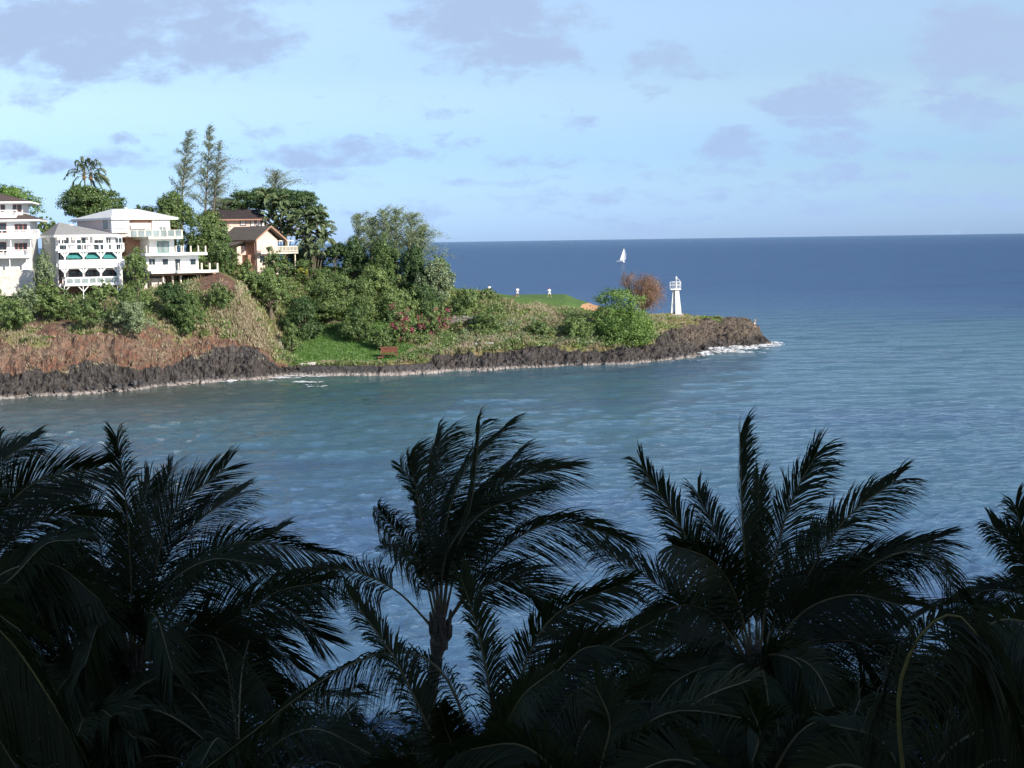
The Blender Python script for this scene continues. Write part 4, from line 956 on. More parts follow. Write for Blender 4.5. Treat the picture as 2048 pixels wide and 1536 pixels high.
for i, (xs, lb) in enumerate((((716, 428, 716, 500, 26), 'leftmost of the grey green feathery trees above the dark grove'), ((768, 420, 764, 500, 32), 'tallest grey green feathery tree above the dark grove, in the middle of the row'),
        ((792, 419, 790, 500, 30), 'grey green feathery tree just right of the tallest one over the grove'), ((826, 430, 812, 505, 30), 'feathery tree leaning right over the grove'), ((846, 452, 826, 510, 22), 'rightmost low feathery tree of the grove, against the sea'), ((744, 436, 742, 500, 24), 'thin feathery tree in the gap left of the tallest one over the grove'))):
    ironwood(lb, (xs[0], xs[1], xs[2], xs[3]+20, xs[4]*1.5), 268+i*.8, 30+i, 5600, m_='grey', group='grey green feathery trees over the grove')
# dark umbrella shaped tree
def umbrella(label, pads, fork, d, seed):
    rnd = random.Random(seed); rs = np.random.default_rng(seed); f0 = P(*fork, d); g0 = gz(fork[0], d)
    root = empty('umbrella_tree', (f0.x, f0.y, g0), 0, label=label, cat='tree'); o = root.location; k = d/FPX; lo = []; tips = []
    for (x, y, hw, hh) in pads:
        for q in range(8):
            c = P(x+rnd.uniform(-.7, .7)*hw, y+rnd.uniform(-.35, .35)*hh, d+rnd.uniform(-5, 5))-o; lo.append((c.x, c.y, c.z, hw*k*.55, hw*k*.6, hh*k*.55)); 
        tips.append(P(x, y+hh*.4, d+rnd.uniform(-4, 4))-o)
    mb = MB(); fk = f0-o; mb.tube([Vector((0, 0, -.3)), fk*.5, fk], [.55, .45, .4], 8); trunk_mb(mb, fk, tips, .28, rnd); mb.build('trunk', MAT['bark'], root)
    C, tint = cloud(rs, lo, 46000, .4, per=30); V, F, T = leaf_quads(rs, C, .34, .55, tint, nrm=cloud.nrm); mesh_quads('crown', V, F, T, MAT['dark'], root)
umbrella('dark broad umbrella-shaped tree arching over the two brown-roofed houses', [(470, 402, 30, 10), (500, 390, 34, 12), (540, 382, 36, 12), (580, 390, 36, 13), (612, 396, 28, 12), (628, 418, 22, 12), (560, 410, 40, 12), (605, 424, 28, 11), (510, 412, 34, 10), (455, 418, 22, 8), (645, 445, 13, 9), (620, 440, 18, 8), (650, 462, 10, 7), (585, 404, 34, 12), (530, 396, 40, 12), (480, 412, 28, 10), (600, 408, 30, 12), (632, 432, 18, 10)], (570, 470), 272, 3)
# clumps of tall slender palms by the gabled house
def clump_palm(label, heads, foot, d, seed, m_='grey'):
    rnd = random.Random(seed); b0 = P(foot[0], foot[1], d); g0 = gz(foot[0], d)-.2
    root = empty('clump_palm', (b0.x, b0.y, g0), 0, label=label, cat='palm tree', group='clumps of slender palms by the gabled house')
    for (x, y) in heads:
        h_ = P(x, y, d+rnd.uniform(-1.5, 1.5))-root.location; ft = Vector(((h_.x)*.25+rnd.uniform(-.3, .3), rnd.uniform(-.5, .5), 0))
        MB().tube([ft, ft.lerp(h_, .5)+Vector((0, 0, .4)), h_], [.11, .09, .07], 6).build('trunk', MAT['bark'], root)
        rnd_fronds(root, h_, 15, 2.7, seed+int(x), el=(-.4, 1.2), nl=20, width=.13, lm='clump', rm='midrib', r0=.03, segs=2, wind=Vector((.1, 0, -.1)), ll=.75)
clump_palm('tall clump of slender palms right behind the gabled house, under the umbrella tree', [(532, 398), (546, 420), (560, 410), (538, 440), (572, 432), (556, 455), (586, 448), (570, 470)], (560, 500), 264, 5, 'grey')
clump_palm('clump of slender pale-stemmed palms right of the gabled house balcony, against the sky', [(612, 440), (634, 432), (622, 462), (646, 455), (604, 470), (636, 480), (612, 492), (650, 482), (626, 505)], (624, 535), 258, 6, 'palmfar')
# the two coconut palms on the skyline
for (hx_, hy_, lb, sd) in ((168, 352, 'left of the two coconut palms above the round tree on the skyline', 3), (181, 354, 'right of the two coconut palms above the round tree on the skyline', 8)):
    hp = P(hx_, hy_, 270); rt_, H_ = palm_root('coconut_palm', lb, hp, group='skyline coconut palms', base=Vector((hp.x+.8, hp.y, gz(hx_, 270))), rt=.16)
    s_ = 1 if hx_ > 175 else -1
    for (ex, ey) in ((30, -12), (38, 8), (26, 24), (12, -34), (-6, -38), (-18, -30), (-34, -8), (-40, 2), (-26, 20), (20, -26), (42, 20), (4, -30), (-14, -20), (24, 2)):
        if ex*s_ < -36: continue
        a = P(hx_+ex*.45, hy_+ey*.5-8, 270)-rt_.location; b_ = P(hx_+ex*.8, hy_+ey*.85-5, 270)-rt_.location; c_ = P(hx_+ex, hy_+ey+4, 270)-rt_.location
        frond(rt_, [H_, a, b_, c_], random.Random(ex*7+ey+sd), nl=22, width=.09, ll=.95, lm='palmfar', rm='midrib', r0=.05, segs=2, roll=.3*s_, droop=.5)
    mb = MB()
    for k in range(6): mb.lathe((H_.x+.28*math.cos(k), H_.y+.28*math.sin(k), H_.z-.35), [(0, -.17), (.15, -.08), (.16, .05), (.08, .15), (0, .17)], 8)
    mb.build('coconuts', mat('coconut_husk_%d' % sd, (.35, .16, .04), .7, .2, 5), rt_)
# grove
T_('hedge', 'clipped green hedge right of the gabled house, below the balcony', 'hedge', (571, 519, 632, 552), 250, 'green', 6000, .22, 6, trunk=False, extra=[(-.7, 0, 0, .3, .3, .8), (.7, 0, 0, .3, .3, .8), (0, 0, 0, .5, .4, .9)])
T_('shrub', 'yellow leaved shrub at the foot of the clipped hedge', 'shrub', (590, 536, 618, 552), 247, 'yellow', 700, .22, 4, trunk=False)
T_('shrub', 'low dark shrub between the slender palms and the grove', 'shrub', (640, 484, 700, 530), 262, 'dark', 5000, .3, 8)
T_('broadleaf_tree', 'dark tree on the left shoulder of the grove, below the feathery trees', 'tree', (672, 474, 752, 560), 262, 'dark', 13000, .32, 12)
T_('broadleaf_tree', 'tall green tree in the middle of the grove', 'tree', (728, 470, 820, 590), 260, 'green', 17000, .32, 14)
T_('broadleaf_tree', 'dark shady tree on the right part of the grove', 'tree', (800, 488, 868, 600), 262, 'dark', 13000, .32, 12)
T_('broadleaf_tree', 'grey green tree at the right end of the grove, against the sea', 'tree', (826, 512, 912, 612), 257, 'grey', 15000, .32, 13)
T_('shrub', 'small bright green tree top peeping over the right end of the grove', 'shrub', (858, 510, 900, 550), 266, 'bright', 3000, .28, 6)
T_('broadleaf_tree', 'big spreading tree with layered branches leaning over the lawn', 'tree', (588, 524, 726, 664), 247, 'olive', 30000, .30, 20, extra=[(.1, 0, -.85, .5, .5, .12), (-.5, 0, -.6, .4, .4, .12), (.6, 0, -.7, .4, .4, .15)], flat=.55)
T_('broadleaf_tree', 'yellow green tree above the lawn, right of the spreading tree', 'tree', (680, 552, 768, 650), 246, 'olive', 14000, .30, 12)
T_('shrub', 'round green shrub low over the lawn, left of the pink blossoms', 'shrub', (678, 610, 758, 690), 241, 'green', 10000, .27, 10)
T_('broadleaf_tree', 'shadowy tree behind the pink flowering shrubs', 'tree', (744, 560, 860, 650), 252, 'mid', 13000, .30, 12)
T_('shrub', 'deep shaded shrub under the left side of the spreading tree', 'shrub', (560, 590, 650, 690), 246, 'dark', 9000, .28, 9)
T_('shrub', 'tall dark green shrub behind the spreading tree, right of the hedge', 'shrub', (610, 530, 690, 620), 258, 'green', 10000, .3, 10, auto=False)
T_('broadleaf_tree', 'dense green tree filling the flank of the grove above the blossoms', 'tree', (700, 530, 800, 640), 256, 'mid', 16000, .3, 14, auto=False)
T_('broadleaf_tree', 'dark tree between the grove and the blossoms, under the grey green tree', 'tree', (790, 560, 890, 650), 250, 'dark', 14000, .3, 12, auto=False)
T_('shrub', 'rough shrub with brown twigs beside the lawn, right of the round shrub', 'shrub', (730, 650, 800, 706), 238, 'olive', 4600, .25, 8)
T_('shrub', 'straggly shrub on the spur slope left of the lawn', 'shrub', (552, 640, 606, 716), 238, 'olive', 4200, .24, 8)
T_('shrub', 'wide scrubby bush at the left edge above the red cliff', 'shrub', (-20, 600, 70, 665), 208, 'mid', 6000, .25, 9, trunk=False)
T_('shrub', 'scrubby green bush right of the masonry wall below the arched decks', 'shrub', (60, 560, 130, 640), 212, 'mid', 6500, .25, 9, trunk=False)
T_('shrub', 'tangled grey green scrub on the cliff top below the right deck post', 'shrub', (220, 600, 310, 668), 210, 'grey', 6500, .25, 9, trunk=False)
T_('shrub', 'dark low thicket behind the slender palm clump and the hedge', 'shrub', (566, 486, 668, 552), 266, 'dark', 12000, .3, 12, auto=False)
T_('shrub', 'green shrub hiding the foot of the gabled house', 'shrub', (500, 530, 566, 580), 241, 'mid', 6000, .27, 9, auto=False)
def bougain(label, box, d, n, nf, seed):
    rt_, lo, rs = T_('flowering_shrub', label, 'flowering shrub', box, d, 'mid', n, .26, 10, group='pink flowering shrubs')
    L_ = np.array(lo); c_ = L_[rs.integers(0, len(L_), 20)]; dv = unit(rs, 20); dv[:, 1] = -abs(dv[:, 1])
    cc = c_[:, :3]+dv*c_[:, 3:6]*1.05; k = (20*rs.uniform(0, 1, nf)**1.5).astype(int); C = cc[k]+rs.normal(size=(nf, 3))*np.array([.34, .25, .30]); V, F, T = leaf_quads(rs, C, .2, .9); mesh_quads('blossoms', V, F, T, MAT['pink'], rt_)
bougain('left pink flowering shrub above the red bench', (764, 598, 838, 688), 240, 8000, 900, 1)
bougain('right pink flowering shrub under the grey green tree', (838, 598, 904, 676), 241, 7500, 700, 2)
bougain('small low patch of pink flowers at the right end of the blossoms', (900, 640, 935, 674), 240, 2000, 60, 3)
# slope of the point
T_('shrub', 'green bush below the right end of the grove on the open slope', 'shrub', (896, 576, 972, 640), 252, 'mid', 7000, .27, 10, trunk=False)
T_('shrub', 'low green bush in the middle of the dry slope', 'shrub', (930, 620, 1010, 672), 246, 'olive', 4500, .26, 8, trunk=False)
T_('shrub', 'small dark tuft bush on the crest left of the three golfers', 'shrub', (955, 576, 1000, 606), 255, 'mid', 2000, .25, 6, trunk=False)
T_('shrub', 'green bush above the black rocks below the putting green', 'shrub', (1040, 640, 1110, 684), 243, 'olive', 3800, .26, 8, trunk=False)
T_('shrub', 'green bush left of the large bright bush', 'shrub', (1122, 630, 1192, 690), 244, 'mid', 6500, .26, 9, trunk=False)
T_('shrub', 'greyish dead scrub on the slope below the sand', 'shrub', (1060, 618, 1128, 660), 246, 'dry', 1500, .3, 7, trunk=False, asp=.2)
T_('large_bush', 'large bright green bush spilling down to the black rocks, left of the light tower', 'bush', (1180, 576, 1312, 700), 246, 'bright', 34000, .27, 12, extra=[(-.38, 0, .72, .48, .5, .26), (-.15, 0, .7, .42, .5, .26), (.45, 0, -.3, .5, .5, .45), (.62, 0, -.45, .42, .4, .4), (0, 0, -.7, .6, .5, .28), (-.5, 0, .1, .42, .5, .4), (-.35, 0, -.5, .5, .5, .4)])
T_('bare_bush', 'reddish brown nearly bare bush behind the large bright bush', 'bush', (1246, 546, 1332, 630), 268, 'brownleaf', 19000, .22, 14, asp=.35, clump=.42, extra=[(-.6, 0, .8, .25, .3, .3), (.55, 0, -.3, .45, .4, .45), (.0, 0, .2, .6, .5, .6), (.5, 0, .4, .45, .4, .45)])
T_('bare_bush', 'thin grey twiggy bush at the left of the reddish brown bush', 'bush', (1240, 538, 1280, 596), 271, 'brownleaf', 3000, .22, 6, asp=.25, clump=.42)
# dead branches
mb = MB(); rnd = random.Random(8); c0 = P(920, 646, 241); c0.z = max(c0.z, gz(920, 241))
for k in range(60):
    a = Vector((rnd.uniform(-2.6, 2.2), rnd.uniform(-.6, .6), rnd.uniform(-.4, .7))); d_ = Vector((rnd.uniform(.8, 1.5), rnd.uniform(-.4, .1), rnd.uniform(-.75, -.15)))
    p0 = a+Vector((0, -.9, .6)); mb.tube([p0, p0+d_*.5+Vector((0, 0, .1)), p0+d_*rnd.uniform(.9, 1.5)], [.06, .045, .015], 4)
props(mb.build('dead_branches', MAT['greybranch'], loc=c0), 'tangle of pale grey dead branches on the slope right of the pink flowers', 'dead branches')
# ------------------------------------------------------------------ ground cover (nobody could count it)
def ground_pt(rnd, x0, x1, v0, v1):
    px = rnd.uniform(x0, x1); v_ = rnd.uniform(v0, v1); pr = profile(px); i = (px+520)/3; j = int(np.searchsorted(vs, v_))
    i = min(NC-2, max(0, int(i))); j = min(NV-2, max(0, j-1)); a = Vector(TV[i*NV+j]); b_ = Vector(TV[(i+1)*NV+j+1]); return a.lerp(b_, rnd.random()), i*NV+j, px, v_
def scatter(name, label, n, m_, size, asp, accept, regions, seed, h_=.5, per=5, sp=.22, up=1., zr=0.):
    rnd = random.Random(seed); C = []; Dv = []; S = []
    while len(C) < n:
        r_ = rnd.choice(regions); p, k, px, v_ = ground_pt(rnd, *r_)
        n1 = .5*fbm(Vector((p.x*.16+seed, p.y*.16, p.z*.16)), 3)+.5
        if not accept(k, px, v_, n1, rnd): continue
        for q in range(per):
            d_ = Vector((rnd.gauss(0, .45), rnd.gauss(0, .45), up)).normalized(); s_ = size*rnd.uniform(.6, 1.3)
            C.append(tuple(p+Vector((rnd.gauss(0, sp), rnd.gauss(0, sp), abs(rnd.gauss(0, zr)) if zr else 0))+d_*s_*h_*.8)); Dv.append(tuple(d_))
    rs = np.random.default_rng(seed); V, F, T = leaf_quads(rs, np.array(C), size, asp, None, np.array(Dv)); o = mesh_quads(name, V, F, T, MAT[m_])
    props(o, label, 'ground cover', kind='stuff'); return o
rk = lambda k: ZA[k*4]; rd_ = lambda k: ZA[k*4+1]; lw = lambda k: ZA[k*4+2]; sd_ = lambda k: ZB[k*4]
W_ = (-100, 570, 2.5, 5.2); E_ = (850, 1330, 2.0, 5.0); M_ = (570, 900, 2.2, 5.3)
ok = lambda k: rk(k) < .35 and lw(k) < .3 and sd_(k) < .3
scatter('dry_grass', 'tan dry grass over the cliff slopes', 42000, 'dry', .75, .16, lambda k, px, v_, n1, r: ok(k) and (rd_(k) < .35 or r.random() < .05) and r.random() < 1.1-n1*.9, [W_, W_, E_, E_, M_], 11)
scatter('pale_grass', 'pale bleached grass heads on the dry slope', 20000, 'drypale', .6, .14, lambda k, px, v_, n1, r: ok(k) and rd_(k) < .5 and n1 < .52, [(-100, 570, 2.4, 4.2), (985, 1190, 3.2, 4.8), (985, 1190, 3.2, 4.8), (840, 1000, 2, 3.2), (840, 1000, 2, 3.2), (430, 520, 3.2, 5)], 12)
scatter('green_undergrowth', 'green weeds and herbs mixed in the dry grass', 46000, 'herb', .5, .4, lambda k, px, v_, n1, r: ok(k) and rd_(k) < .4 and n1 > .44+.12*(v_ < 3.3), [W_, E_, M_, E_], 13, up=.6, sp=.35)
scatter('green_undergrowth', 'darker leafy weeds on the slopes', 20000, 'mid', .42, .6, lambda k, px, v_, n1, r: ok(k) and rd_(k) < .4 and n1 > .55, [W_, E_, M_], 14, up=.5, sp=.4, per=9)
scatter('green_undergrowth', 'low leafy green bushes grown into the grass of the slopes', 24000, 'olive', .30, .6, lambda k, px, v_, n1, r: ok(k) and rd_(k) < .35 and n1 > .58, [W_, (-100, 320, 3.6, 5.2), E_, M_], 24, up=.7, sp=.6, per=55)
scatter('green_undergrowth', 'leafy scrub mounds on the slopes', 60000, 'mid', .30, .6, lambda k, px, v_, n1, r: ok(k) and rd_(k) < .35 and n1 > .5, [(-100, 400, 3.3, 5.1), (-100, 330, 3.9, 5.2), (880, 1000, 2.8, 4.9), (1130, 1300, 2.6, 4.4), M_], 34, up=.4, sp=.75, per=240, zr=.6)
scatter('grey_undergrowth', 'grey green scrub mounds on the slopes', 22000, 'grey', .28, .5, lambda k, px, v_, n1, r: ok(k) and rd_(k) < .35, [(-100, 400, 3.0, 5.1), (880, 1290, 2.4, 4.0)], 35, up=.5, sp=.7, per=200, zr=.5)
scatter('lawn_grass', 'bright green rough grass on the lawn bank in the cove', 24000, 'grassgreen', .34, .25, lambda k, px, v_, n1, r: lw(k) > .5, [(585, 860, 2.3, 4.6)], 15)
scatter('shadow_undergrowth', 'dark creeping plants below the grove', 24000, 'mid', .45, .6, lambda k, px, v_, n1, r: lw(k) < .5 and rk(k) < .3, [(560, 900, 3.8, 5.6)], 16, up=.5, sp=.4, per=9)
scatter('cliff_weeds', 'straw tufts clinging to the red cliff', 2600, 'dry', .5, .2, lambda k, px, v_, n1, r: rd_(k) > .4 and n1 > .5, [(-100, 560, 1.9, 3.3)], 17)
scatter('dry_grass', 'tan grass on the spur above the dark ledge', 5200, 'dry', .7, .16, lambda k, px, v_, n1, r: rk(k) < .4 and n1 > .42, [(430, 560, 2.3, 4.2)], 41)
scatter('point_weeds', 'sparse olive weeds on top of the rocky point', 3200, 'herb', .4, .4, lambda k, px, v_, n1, r: n1 > .5, [(1300, 1400, 3.3, 5.2), (1400, 1440, 3.9, 5.0)], 18, up=.6)
# ------------------------------------------------------------------ sea wall, bench, pipe, stones
def wallrun(name, label, xs, zt, zb, off, th, m_, n=60):
    mb = MB(); pts = []
    for i in range(n+1):
        px = xs[0]+(xs[1]-xs[0])*i/n; d = water_d(px, 0) if 0 else profile(px)[1][0]+off; x = colx(px, d); z = zt+.12*noise.noise(Vector((px*.11, 0, 0))); pts.append((x, d, z))
    for (x, d, z) in pts: mb.v += [(x, d-th*.75, zb), (x, d-th*.5, z), (x, d+th*.5, z), (x, d+th*.5, zb)]
    for i in range(n):
        a = i*4
        for j in range(3): mb.f.append((a+j, a+j+4, a+j+5, a+j+1))
    mb.f += [(0, 1, 2, 3), (n*4, n*4+3, n*4+2, n*4+1)]
    return props(mb.build(name, MAT[m_]), label, 'wall')
wallrun('sea_wall', 'low dark lava stone sea wall along the lawn at the water', (596, 862), 1.45, -.5, .55, 1.0, 'wallstone')
bp_ = P(779, 726, 0+229.3); bz = gz(779, 229.3)+.25
Bn = empty('bench', (bp_.x, 229.3, bz), R(6), label='reddish brown wooden bench with a high back panel on the sea wall', cat='bench')
mb = MB(); mb.box(-1.35, -1.15, -.1, .12, -.3, 1.5); mb.box(1.15, 1.35, -.1, .12, -.3, 1.5); mb.build('leg', MAT['redwood'], Bn)
MB().box(-1.6, 1.55, -.16, .2, 1.5, 1.66).build('top_rail', MAT['redwood'], Bn)
mb = MB()
for k in range(3): mb.box(-1.14, 1.14, -.02, .06, .72+k*.26, .94+k*.26)
mb.build('backrest', MAT['redframe'], Bn)
MB().box(-1.14, 1.14, -.6, -.02, .42, .5).build('seat', MAT['redwood'], Bn)
mb = MB(); mb.box(-1.9, -1.1, -.7, .0, -.1, .12); mb.box(-1.1, -1.0, -.55, -.45, -.2, .42); mb.box(1.0, 1.1, -.55, -.45, -.2, .42); mb.build('foot', MAT['redwood'], Bn)
p0 = P(559, 680, 233); p1 = P(568, 714, 229.5)
props(MB().tube([p0, p0.lerp(p1, .5), p1], [.2, .22, .2], 8).build('drain_pipe', MAT['cloth_grey']), 'dark grey drain pipe running down the slope left of the lawn', 'pipe')
rnd = random.Random(77)
for i in range(7):
    px = 598+i*4.5+rnd.uniform(-1, 1); mb = MB(); s_ = rnd.uniform(.22, .4); d = profile(px)[1][0]+2.6
    mb.v = [tuple(Vector((q.x*s_*1.3, q.y*s_, q.z*s_*.8))*(1+.3*noise.noise(q*1.5+Vector((i, 0, 0))))) for q in icoV]; mb.f = list(icoF)
    o = mb.build('stone', MAT['stonepale'], loc=(colx(px, d), d, gz(px, d)+.2)); props(o, 'pale stone, %s from the left in the short row above the sea wall' % ORD[i], 'stone', 'pale stones by the sea wall')
for i in range(9):
    px = 932+i*6.5+rnd.uniform(-2, 2); mb = MB(); s_ = rnd.uniform(.2, .36); d = profile(px)[1][0]+4.0
    mb.v = [tuple(Vector((q.x*s_*1.3, q.y*s_, q.z*s_*.8))*(1+.3*noise.noise(q*1.5+Vector((i, 3, 0))))) for q in icoV]; mb.f = list(icoF)
    o = mb.build('stone', MAT['concrete'], loc=(colx(px, d), d, gz(px, d)+.3)); props(o, 'pale stone, %s from the left in the line along the black rocks' % ORD[i], 'stone', 'pale stones edging the black rocks')
# ------------------------------------------------------------------ people
def stand(px, py, d): p = P(px, py, d); return Vector((p.x, p.y, max(p.z, gz(px, d)+.03)))
person(stand(1035, 596.5, 260.5), R(20), 'golfer in white shirt and white shorts standing at the left end of the green', 'cloth_white', 'cloth_white', 'hair', .8, .08, .15)
person(stand(1099, 594.5, 261), R(-165), 'golfer in white shirt and dark red cap standing on the green', 'cloth_white', 'cloth_white', 'hat_red', .9, .2, .25)
person(stand(979, 588, 272), R(10), 'person in pale shirt and dark trousers walking behind the crest, left of the golfers', 'cloth_white', 'cloth_navy', 'hair', .2, .05)
person(stand(1509, 655, 277), R(60), 'person in white shorts standing at the tip of the rocky point', 'cloth_grey', 'cloth_white', 'hair', .9, .1, .2)
# ------------------------------------------------------------------ foam
def foam(name, label, patches, seed):
    mb = MB(); rnd = random.Random(seed)
    for (x, y, w_, h_, n, zz) in patches:
        for k in range(int(n*1.9)):
            px, py = x+rnd.gauss(0, .5)*w_, y+rnd.gauss(0, .45)*h_; d = water_d(px, py); c = Vector((colx(px, d), d, rnd.uniform(.02, zz)))
            s_ = rnd.uniform(.07, .34); m_ = 7; a0 = rnd.random()*6; top = c+Vector((0, 0, s_*rnd.uniform(.1, .45)*(1 if zz > .1 else .3)))
            rg = [c+Vector((math.cos(a0+q*6.283/m_)*s_*rnd.uniform(.7, 1.8), math.sin(a0+q*6.283/m_)*s_*rnd.uniform(.6, 1.3), 0)) for q in range(m_)]
            b0 = len(mb.v); mb.v += [tuple(q) for q in rg]+[tuple(top)]
            mb.f += [(b0+q, b0+(q+1) % m_, b0+m_) for q in range(m_)]
    props(mb.build(name, MAT['foam'], smooth=True), label, 'foam', kind='stuff')
MAT['foam'] = mat('sea_foam', (.86, .88, .88), .8, .08, 2)
foam('foam', 'white breaking foam along the tip of the rocky point', [(1408, 710, 10, 3, 110, .6), (1430, 703, 22, 6, 260, .9), (1455, 700, 26, 5, 260, .9), (1475, 697, 22, 4, 120, .5), (1490, 697, 30, 3, 130, .4), (1520, 693, 26, 3, 120, .4), (1545, 688, 16, 3, 60, .3), (1480, 704, 40, 2, 60, .05), (1560, 691, 16, 3, 20, .05)], 1)
foam('foam', 'white surf washing into the corner of the cove', [(590, 752, 34, 1.6, 70, .08), (560, 756, 30, 1.6, 60, .1), (600, 764, 26, 1.2, 34, .04), (540, 762, 16, 1.5, 20, .1), (640, 753, 40, 1, 36, .05), (458, 763, 8, 1.5, 26, .2), (382, 763, 9, 1.4, 40, .3), (625, 772, 30, 3, 14, .03)], 2)
foam('foam', 'thin white wash line along the foot of the cliff', [(x, None or (797-.084*x if x < 380 else 765-.02*(x-380)), 26, .8, 7, .08) for x in range(-40, 500, 40)]+[(x, 751-.045*(x-700), 26, .6, 5, .08) for x in range(700, 1390, 45)], 3)
wc = []; rnd = random.Random(4)
for k in range(46):
    x, y = rnd.uniform(880, 2100), rnd.uniform(486, 640); wc.append((x, y, 1.2, .15, 2, .3))
# ------------------------------------------------------------------ hotel that shades the palms (behind the camera)
Hh = empty('hotel', (25, -3, 2.4), 0, label='tall cream hotel block with rows of balconies behind the palms', cat='hotel')
MB().box(-75, 85, 0, -18, 0, 43.6).build('wall', MAT['cream'], Hh); MB().box(-76, 86, .3, -18.3, 43.61, 44.2).build('roof', MAT['rooftan'], Hh)
for f_ in range(13):
    z = 3.1+f_*3.1
    if abs(z+2.4-21) < 2.0: continue
    mb = MB(); mb.box(-75, 85, .01, 1.5, z-.2, z); mb.build('balcony', MAT['white'], Hh); mb = MB(); mb.box(-75, 85, 1.4, 1.48, z, z+1.0); mb.build('railing', MAT['white'], Hh)
# ------------------------------------------------------------------ foreground coconut palms
NEAR = 'coconut palms in front of the water'
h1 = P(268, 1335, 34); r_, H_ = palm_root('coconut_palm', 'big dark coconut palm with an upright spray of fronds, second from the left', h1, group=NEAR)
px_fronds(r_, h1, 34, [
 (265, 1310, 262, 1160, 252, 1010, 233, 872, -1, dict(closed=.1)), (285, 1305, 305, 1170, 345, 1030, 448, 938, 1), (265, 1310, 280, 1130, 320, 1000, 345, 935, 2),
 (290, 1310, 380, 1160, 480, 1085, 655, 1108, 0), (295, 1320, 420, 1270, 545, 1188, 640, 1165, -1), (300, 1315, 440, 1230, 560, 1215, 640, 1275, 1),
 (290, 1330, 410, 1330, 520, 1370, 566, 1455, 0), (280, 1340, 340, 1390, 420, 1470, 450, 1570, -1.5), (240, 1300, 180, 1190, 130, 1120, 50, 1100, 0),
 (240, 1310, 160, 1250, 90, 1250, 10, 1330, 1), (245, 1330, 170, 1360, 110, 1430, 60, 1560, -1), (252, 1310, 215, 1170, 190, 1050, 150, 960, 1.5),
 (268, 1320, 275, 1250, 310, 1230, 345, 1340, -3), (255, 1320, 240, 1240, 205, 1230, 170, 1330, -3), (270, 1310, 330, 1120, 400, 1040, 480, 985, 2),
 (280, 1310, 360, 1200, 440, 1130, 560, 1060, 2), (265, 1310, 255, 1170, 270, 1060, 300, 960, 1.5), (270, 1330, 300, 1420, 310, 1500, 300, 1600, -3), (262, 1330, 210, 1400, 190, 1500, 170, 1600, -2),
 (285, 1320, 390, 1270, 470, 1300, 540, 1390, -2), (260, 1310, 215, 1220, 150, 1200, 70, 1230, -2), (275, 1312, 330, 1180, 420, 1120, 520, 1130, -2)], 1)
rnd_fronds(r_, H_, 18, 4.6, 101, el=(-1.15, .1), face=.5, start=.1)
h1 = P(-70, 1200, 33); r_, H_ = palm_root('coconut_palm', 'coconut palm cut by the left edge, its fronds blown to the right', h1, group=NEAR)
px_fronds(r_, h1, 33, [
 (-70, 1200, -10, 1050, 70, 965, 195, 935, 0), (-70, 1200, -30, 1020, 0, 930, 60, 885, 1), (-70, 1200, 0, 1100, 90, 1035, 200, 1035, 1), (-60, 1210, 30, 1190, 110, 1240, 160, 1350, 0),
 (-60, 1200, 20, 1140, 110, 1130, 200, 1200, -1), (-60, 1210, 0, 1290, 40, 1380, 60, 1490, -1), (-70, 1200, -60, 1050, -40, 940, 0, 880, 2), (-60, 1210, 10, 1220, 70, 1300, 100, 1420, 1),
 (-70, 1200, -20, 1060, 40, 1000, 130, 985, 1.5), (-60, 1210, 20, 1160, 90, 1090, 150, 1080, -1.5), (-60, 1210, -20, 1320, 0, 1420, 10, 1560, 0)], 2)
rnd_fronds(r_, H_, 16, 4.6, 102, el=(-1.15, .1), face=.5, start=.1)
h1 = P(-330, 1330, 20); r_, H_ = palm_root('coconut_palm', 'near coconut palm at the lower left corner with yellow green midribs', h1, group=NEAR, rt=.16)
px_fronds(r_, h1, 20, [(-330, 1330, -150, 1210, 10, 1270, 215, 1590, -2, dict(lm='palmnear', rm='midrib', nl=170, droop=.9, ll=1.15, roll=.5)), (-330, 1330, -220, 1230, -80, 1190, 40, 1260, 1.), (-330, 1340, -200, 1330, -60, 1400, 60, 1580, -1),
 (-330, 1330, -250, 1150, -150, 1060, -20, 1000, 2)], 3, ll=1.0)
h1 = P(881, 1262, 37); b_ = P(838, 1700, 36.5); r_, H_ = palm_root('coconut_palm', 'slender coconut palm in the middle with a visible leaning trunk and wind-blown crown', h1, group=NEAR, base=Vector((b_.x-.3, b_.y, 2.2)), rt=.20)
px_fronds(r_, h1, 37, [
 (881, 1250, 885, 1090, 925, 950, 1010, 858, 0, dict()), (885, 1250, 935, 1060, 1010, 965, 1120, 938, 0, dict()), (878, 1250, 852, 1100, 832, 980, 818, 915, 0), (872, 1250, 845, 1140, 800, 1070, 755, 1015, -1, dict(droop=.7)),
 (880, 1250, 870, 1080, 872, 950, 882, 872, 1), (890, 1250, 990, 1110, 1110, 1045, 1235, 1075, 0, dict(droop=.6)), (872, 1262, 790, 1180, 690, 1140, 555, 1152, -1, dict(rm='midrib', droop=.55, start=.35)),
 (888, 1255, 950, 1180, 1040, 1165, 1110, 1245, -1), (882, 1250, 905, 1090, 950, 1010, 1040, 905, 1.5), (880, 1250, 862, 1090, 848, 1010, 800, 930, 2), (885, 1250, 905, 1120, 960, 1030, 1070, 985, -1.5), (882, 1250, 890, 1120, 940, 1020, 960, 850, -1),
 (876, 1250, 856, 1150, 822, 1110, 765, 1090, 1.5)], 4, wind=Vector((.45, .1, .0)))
h1 = P(1515, 1345, 30); r_, H_ = palm_root('coconut_palm', 'tall dark coconut palm on the right with upright feather-like fronds', h1, group=NEAR)
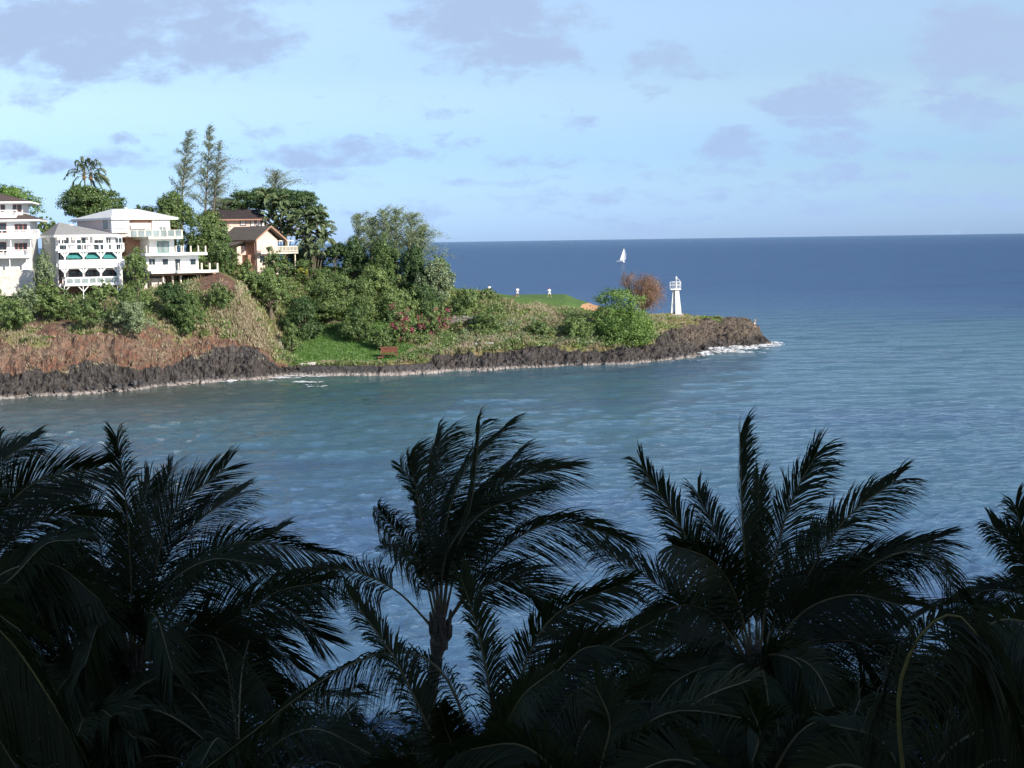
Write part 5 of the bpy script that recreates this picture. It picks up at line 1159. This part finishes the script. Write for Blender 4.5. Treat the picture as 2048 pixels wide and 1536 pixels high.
px_fronds(r_, h1, 30, [
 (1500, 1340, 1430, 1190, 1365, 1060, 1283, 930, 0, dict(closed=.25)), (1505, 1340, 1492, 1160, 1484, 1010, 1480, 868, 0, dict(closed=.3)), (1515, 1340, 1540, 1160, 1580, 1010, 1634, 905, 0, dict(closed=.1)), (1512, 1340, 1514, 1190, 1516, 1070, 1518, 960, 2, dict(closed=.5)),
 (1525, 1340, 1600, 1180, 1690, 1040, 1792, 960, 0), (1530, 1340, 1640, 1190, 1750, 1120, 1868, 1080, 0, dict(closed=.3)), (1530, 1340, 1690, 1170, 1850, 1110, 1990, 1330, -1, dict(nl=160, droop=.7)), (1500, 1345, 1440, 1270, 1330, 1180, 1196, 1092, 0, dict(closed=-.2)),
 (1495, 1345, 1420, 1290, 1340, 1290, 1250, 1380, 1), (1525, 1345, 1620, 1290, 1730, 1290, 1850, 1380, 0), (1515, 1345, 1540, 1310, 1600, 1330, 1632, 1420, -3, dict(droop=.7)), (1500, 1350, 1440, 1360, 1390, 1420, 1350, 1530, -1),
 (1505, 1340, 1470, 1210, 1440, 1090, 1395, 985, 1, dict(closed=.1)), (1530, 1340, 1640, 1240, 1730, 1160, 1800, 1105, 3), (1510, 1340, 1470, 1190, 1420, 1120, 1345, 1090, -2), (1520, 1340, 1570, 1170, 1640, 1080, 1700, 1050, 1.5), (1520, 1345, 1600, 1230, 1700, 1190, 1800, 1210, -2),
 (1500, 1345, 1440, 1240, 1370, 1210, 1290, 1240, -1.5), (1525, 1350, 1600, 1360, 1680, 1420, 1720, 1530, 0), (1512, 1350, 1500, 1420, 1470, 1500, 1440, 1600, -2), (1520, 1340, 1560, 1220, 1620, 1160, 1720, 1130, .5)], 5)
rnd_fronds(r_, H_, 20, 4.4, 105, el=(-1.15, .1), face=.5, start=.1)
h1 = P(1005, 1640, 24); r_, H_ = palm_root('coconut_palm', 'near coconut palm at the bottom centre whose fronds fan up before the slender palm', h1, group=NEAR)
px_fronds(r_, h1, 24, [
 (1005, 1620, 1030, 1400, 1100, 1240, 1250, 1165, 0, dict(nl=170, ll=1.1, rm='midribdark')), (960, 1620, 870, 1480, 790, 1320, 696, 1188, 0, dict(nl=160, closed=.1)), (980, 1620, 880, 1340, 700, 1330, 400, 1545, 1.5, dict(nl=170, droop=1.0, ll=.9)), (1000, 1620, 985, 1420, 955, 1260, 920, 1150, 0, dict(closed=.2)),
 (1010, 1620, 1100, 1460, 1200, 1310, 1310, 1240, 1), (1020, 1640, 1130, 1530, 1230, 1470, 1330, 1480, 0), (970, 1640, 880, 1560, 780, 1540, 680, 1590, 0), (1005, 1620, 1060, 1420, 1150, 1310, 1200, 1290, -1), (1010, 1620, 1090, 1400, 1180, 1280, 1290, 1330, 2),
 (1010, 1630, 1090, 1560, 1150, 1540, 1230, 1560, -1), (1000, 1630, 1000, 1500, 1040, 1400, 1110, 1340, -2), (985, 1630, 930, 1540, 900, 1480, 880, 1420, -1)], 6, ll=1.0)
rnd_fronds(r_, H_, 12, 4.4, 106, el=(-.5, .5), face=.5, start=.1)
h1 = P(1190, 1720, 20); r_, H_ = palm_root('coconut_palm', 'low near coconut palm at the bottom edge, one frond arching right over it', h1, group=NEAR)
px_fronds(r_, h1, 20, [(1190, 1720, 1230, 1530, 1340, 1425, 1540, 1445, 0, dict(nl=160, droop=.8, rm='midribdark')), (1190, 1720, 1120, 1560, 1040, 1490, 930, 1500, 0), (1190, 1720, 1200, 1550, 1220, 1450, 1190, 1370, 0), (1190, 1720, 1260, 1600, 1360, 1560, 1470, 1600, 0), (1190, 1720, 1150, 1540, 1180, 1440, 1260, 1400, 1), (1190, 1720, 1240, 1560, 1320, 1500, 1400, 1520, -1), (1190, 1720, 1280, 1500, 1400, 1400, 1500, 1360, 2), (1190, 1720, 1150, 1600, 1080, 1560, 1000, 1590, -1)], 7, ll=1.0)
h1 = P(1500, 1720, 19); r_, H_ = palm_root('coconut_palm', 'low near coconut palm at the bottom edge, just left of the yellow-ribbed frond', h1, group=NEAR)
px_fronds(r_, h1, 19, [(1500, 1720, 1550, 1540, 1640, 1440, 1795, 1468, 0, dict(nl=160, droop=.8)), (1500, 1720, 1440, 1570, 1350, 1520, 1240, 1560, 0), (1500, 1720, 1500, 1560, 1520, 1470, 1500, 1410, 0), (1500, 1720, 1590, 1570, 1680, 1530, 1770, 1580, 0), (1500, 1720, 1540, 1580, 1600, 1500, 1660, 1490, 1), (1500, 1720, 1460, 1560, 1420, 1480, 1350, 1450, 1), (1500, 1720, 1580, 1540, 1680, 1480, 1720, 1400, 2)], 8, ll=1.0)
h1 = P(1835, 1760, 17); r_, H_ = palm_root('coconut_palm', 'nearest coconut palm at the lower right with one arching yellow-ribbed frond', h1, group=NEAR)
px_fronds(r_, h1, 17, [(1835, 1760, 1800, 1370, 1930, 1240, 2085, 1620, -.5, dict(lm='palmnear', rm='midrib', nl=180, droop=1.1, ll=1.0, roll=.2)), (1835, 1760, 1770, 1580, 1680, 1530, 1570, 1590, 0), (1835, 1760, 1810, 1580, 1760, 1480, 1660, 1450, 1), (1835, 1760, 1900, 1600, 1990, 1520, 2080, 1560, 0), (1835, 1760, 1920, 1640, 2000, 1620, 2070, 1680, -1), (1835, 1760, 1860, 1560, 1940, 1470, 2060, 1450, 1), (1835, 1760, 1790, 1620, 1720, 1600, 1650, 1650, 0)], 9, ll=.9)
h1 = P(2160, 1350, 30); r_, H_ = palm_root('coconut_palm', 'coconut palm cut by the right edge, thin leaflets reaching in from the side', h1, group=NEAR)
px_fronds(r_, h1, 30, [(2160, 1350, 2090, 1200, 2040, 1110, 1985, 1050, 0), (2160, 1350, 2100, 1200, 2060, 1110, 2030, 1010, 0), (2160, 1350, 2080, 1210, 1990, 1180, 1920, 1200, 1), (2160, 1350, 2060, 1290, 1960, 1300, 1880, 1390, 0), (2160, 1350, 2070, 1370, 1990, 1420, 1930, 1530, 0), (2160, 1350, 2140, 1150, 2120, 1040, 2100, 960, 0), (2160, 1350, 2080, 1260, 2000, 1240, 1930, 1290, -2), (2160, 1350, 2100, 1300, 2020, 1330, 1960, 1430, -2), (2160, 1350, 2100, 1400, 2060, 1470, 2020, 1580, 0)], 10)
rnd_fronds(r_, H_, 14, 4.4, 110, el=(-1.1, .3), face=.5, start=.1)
# farther, lower palms whose crowns fill the gaps between the big ones
for (x, y, D_, lb, sd, L0) in ((690, 1560, 36, 'low coconut palm hidden under the arching frond at the bottom left of centre', 41, 3.6), (1230, 1440, 40, 'coconut palm behind, between the slender palm and the tall right one', 42, 4.0), (1330, 1480, 33, 'dim coconut palm low in the gap left of the tall right palm', 46, 3.6),
        (1800, 1420, 36, 'coconut palm behind the yellow-ribbed frond on the right', 43, 4.4), (60, 1470, 38, 'coconut palm low behind the leftmost fronds', 44, 3.8), (480, 1600, 30, 'coconut palm at the bottom left, below the second palm', 45, 4.2), (190, 1590, 31, 'dark coconut palm low at the bottom left behind the corner frond', 47, 4.2), (1620, 1560, 33, 'dark coconut palm low in the gap right of the tall right palm', 48, 4.2), (1000, 1560, 40, 'dark coconut palm low behind the bottom centre fronds', 49, 3.4)):
    h1 = P(x, y, D_); r_, H_ = palm_root('coconut_palm', lb, h1, group=NEAR); rnd_fronds(r_, H_, 20, L0, sd, el=(-.6, 1.0), nl=80, face=.45, start=.12)
# garden bushes below the palms
def gbush(label, x, y, z, r_, n, sd):
    rs = np.random.default_rng(sd); rt_ = empty('garden_bush', (x, y, 2.3), 0, label=label, cat='bush', group='garden bushes under the palms'); rnd = random.Random(sd)
    lo = [(rnd.uniform(-.6, .6)*r_, rnd.uniform(-.5, .5)*r_, z*rnd.uniform(.3, .75), r_*.55, r_*.5, z*.35) for k in range(7)]
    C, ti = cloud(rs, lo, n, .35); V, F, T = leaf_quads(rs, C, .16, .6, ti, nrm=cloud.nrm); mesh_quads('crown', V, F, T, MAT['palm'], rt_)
    mb = MB(); trunk_mb(mb, Vector((0, 0, 0)), [Vector(l[:3]) for l in lo], .08, rnd); mb.build('trunk', MAT['bark'], rt_)
for i, (x, y, z, r_, lb) in enumerate(((-3.6, 46, 2.7, 2.2, 'dark round garden bush at the foot of the slender leaning palm'), (0.2, 45, 2.4, 2.0, 'dark garden bush right of the slender palm trunk'), (-8.5, 44, 1.8, 2.4, 'low dark garden bush left of the slender palm trunk'), (5.5, 44, 3.0, 2.6, 'dark garden bush behind the bottom centre fronds'), (11, 44, 3.0, 2.8, 'dark garden bush behind the tall right palm'), (16.5, 42, 2.8, 2.6, 'dark garden bush at the right under the yellow-ribbed frond'), (-13.5, 42, 2.0, 2.6, 'dark garden bush at the left under the second palm'))):
    gbush(lb, x, y, z, r_, 5200, 60+i)
print('TRIS', sum(len(o.data.polygons) for o in bpy.data.objects if o.type == 'MESH'), 'OBJ', len(bpy.data.objects))
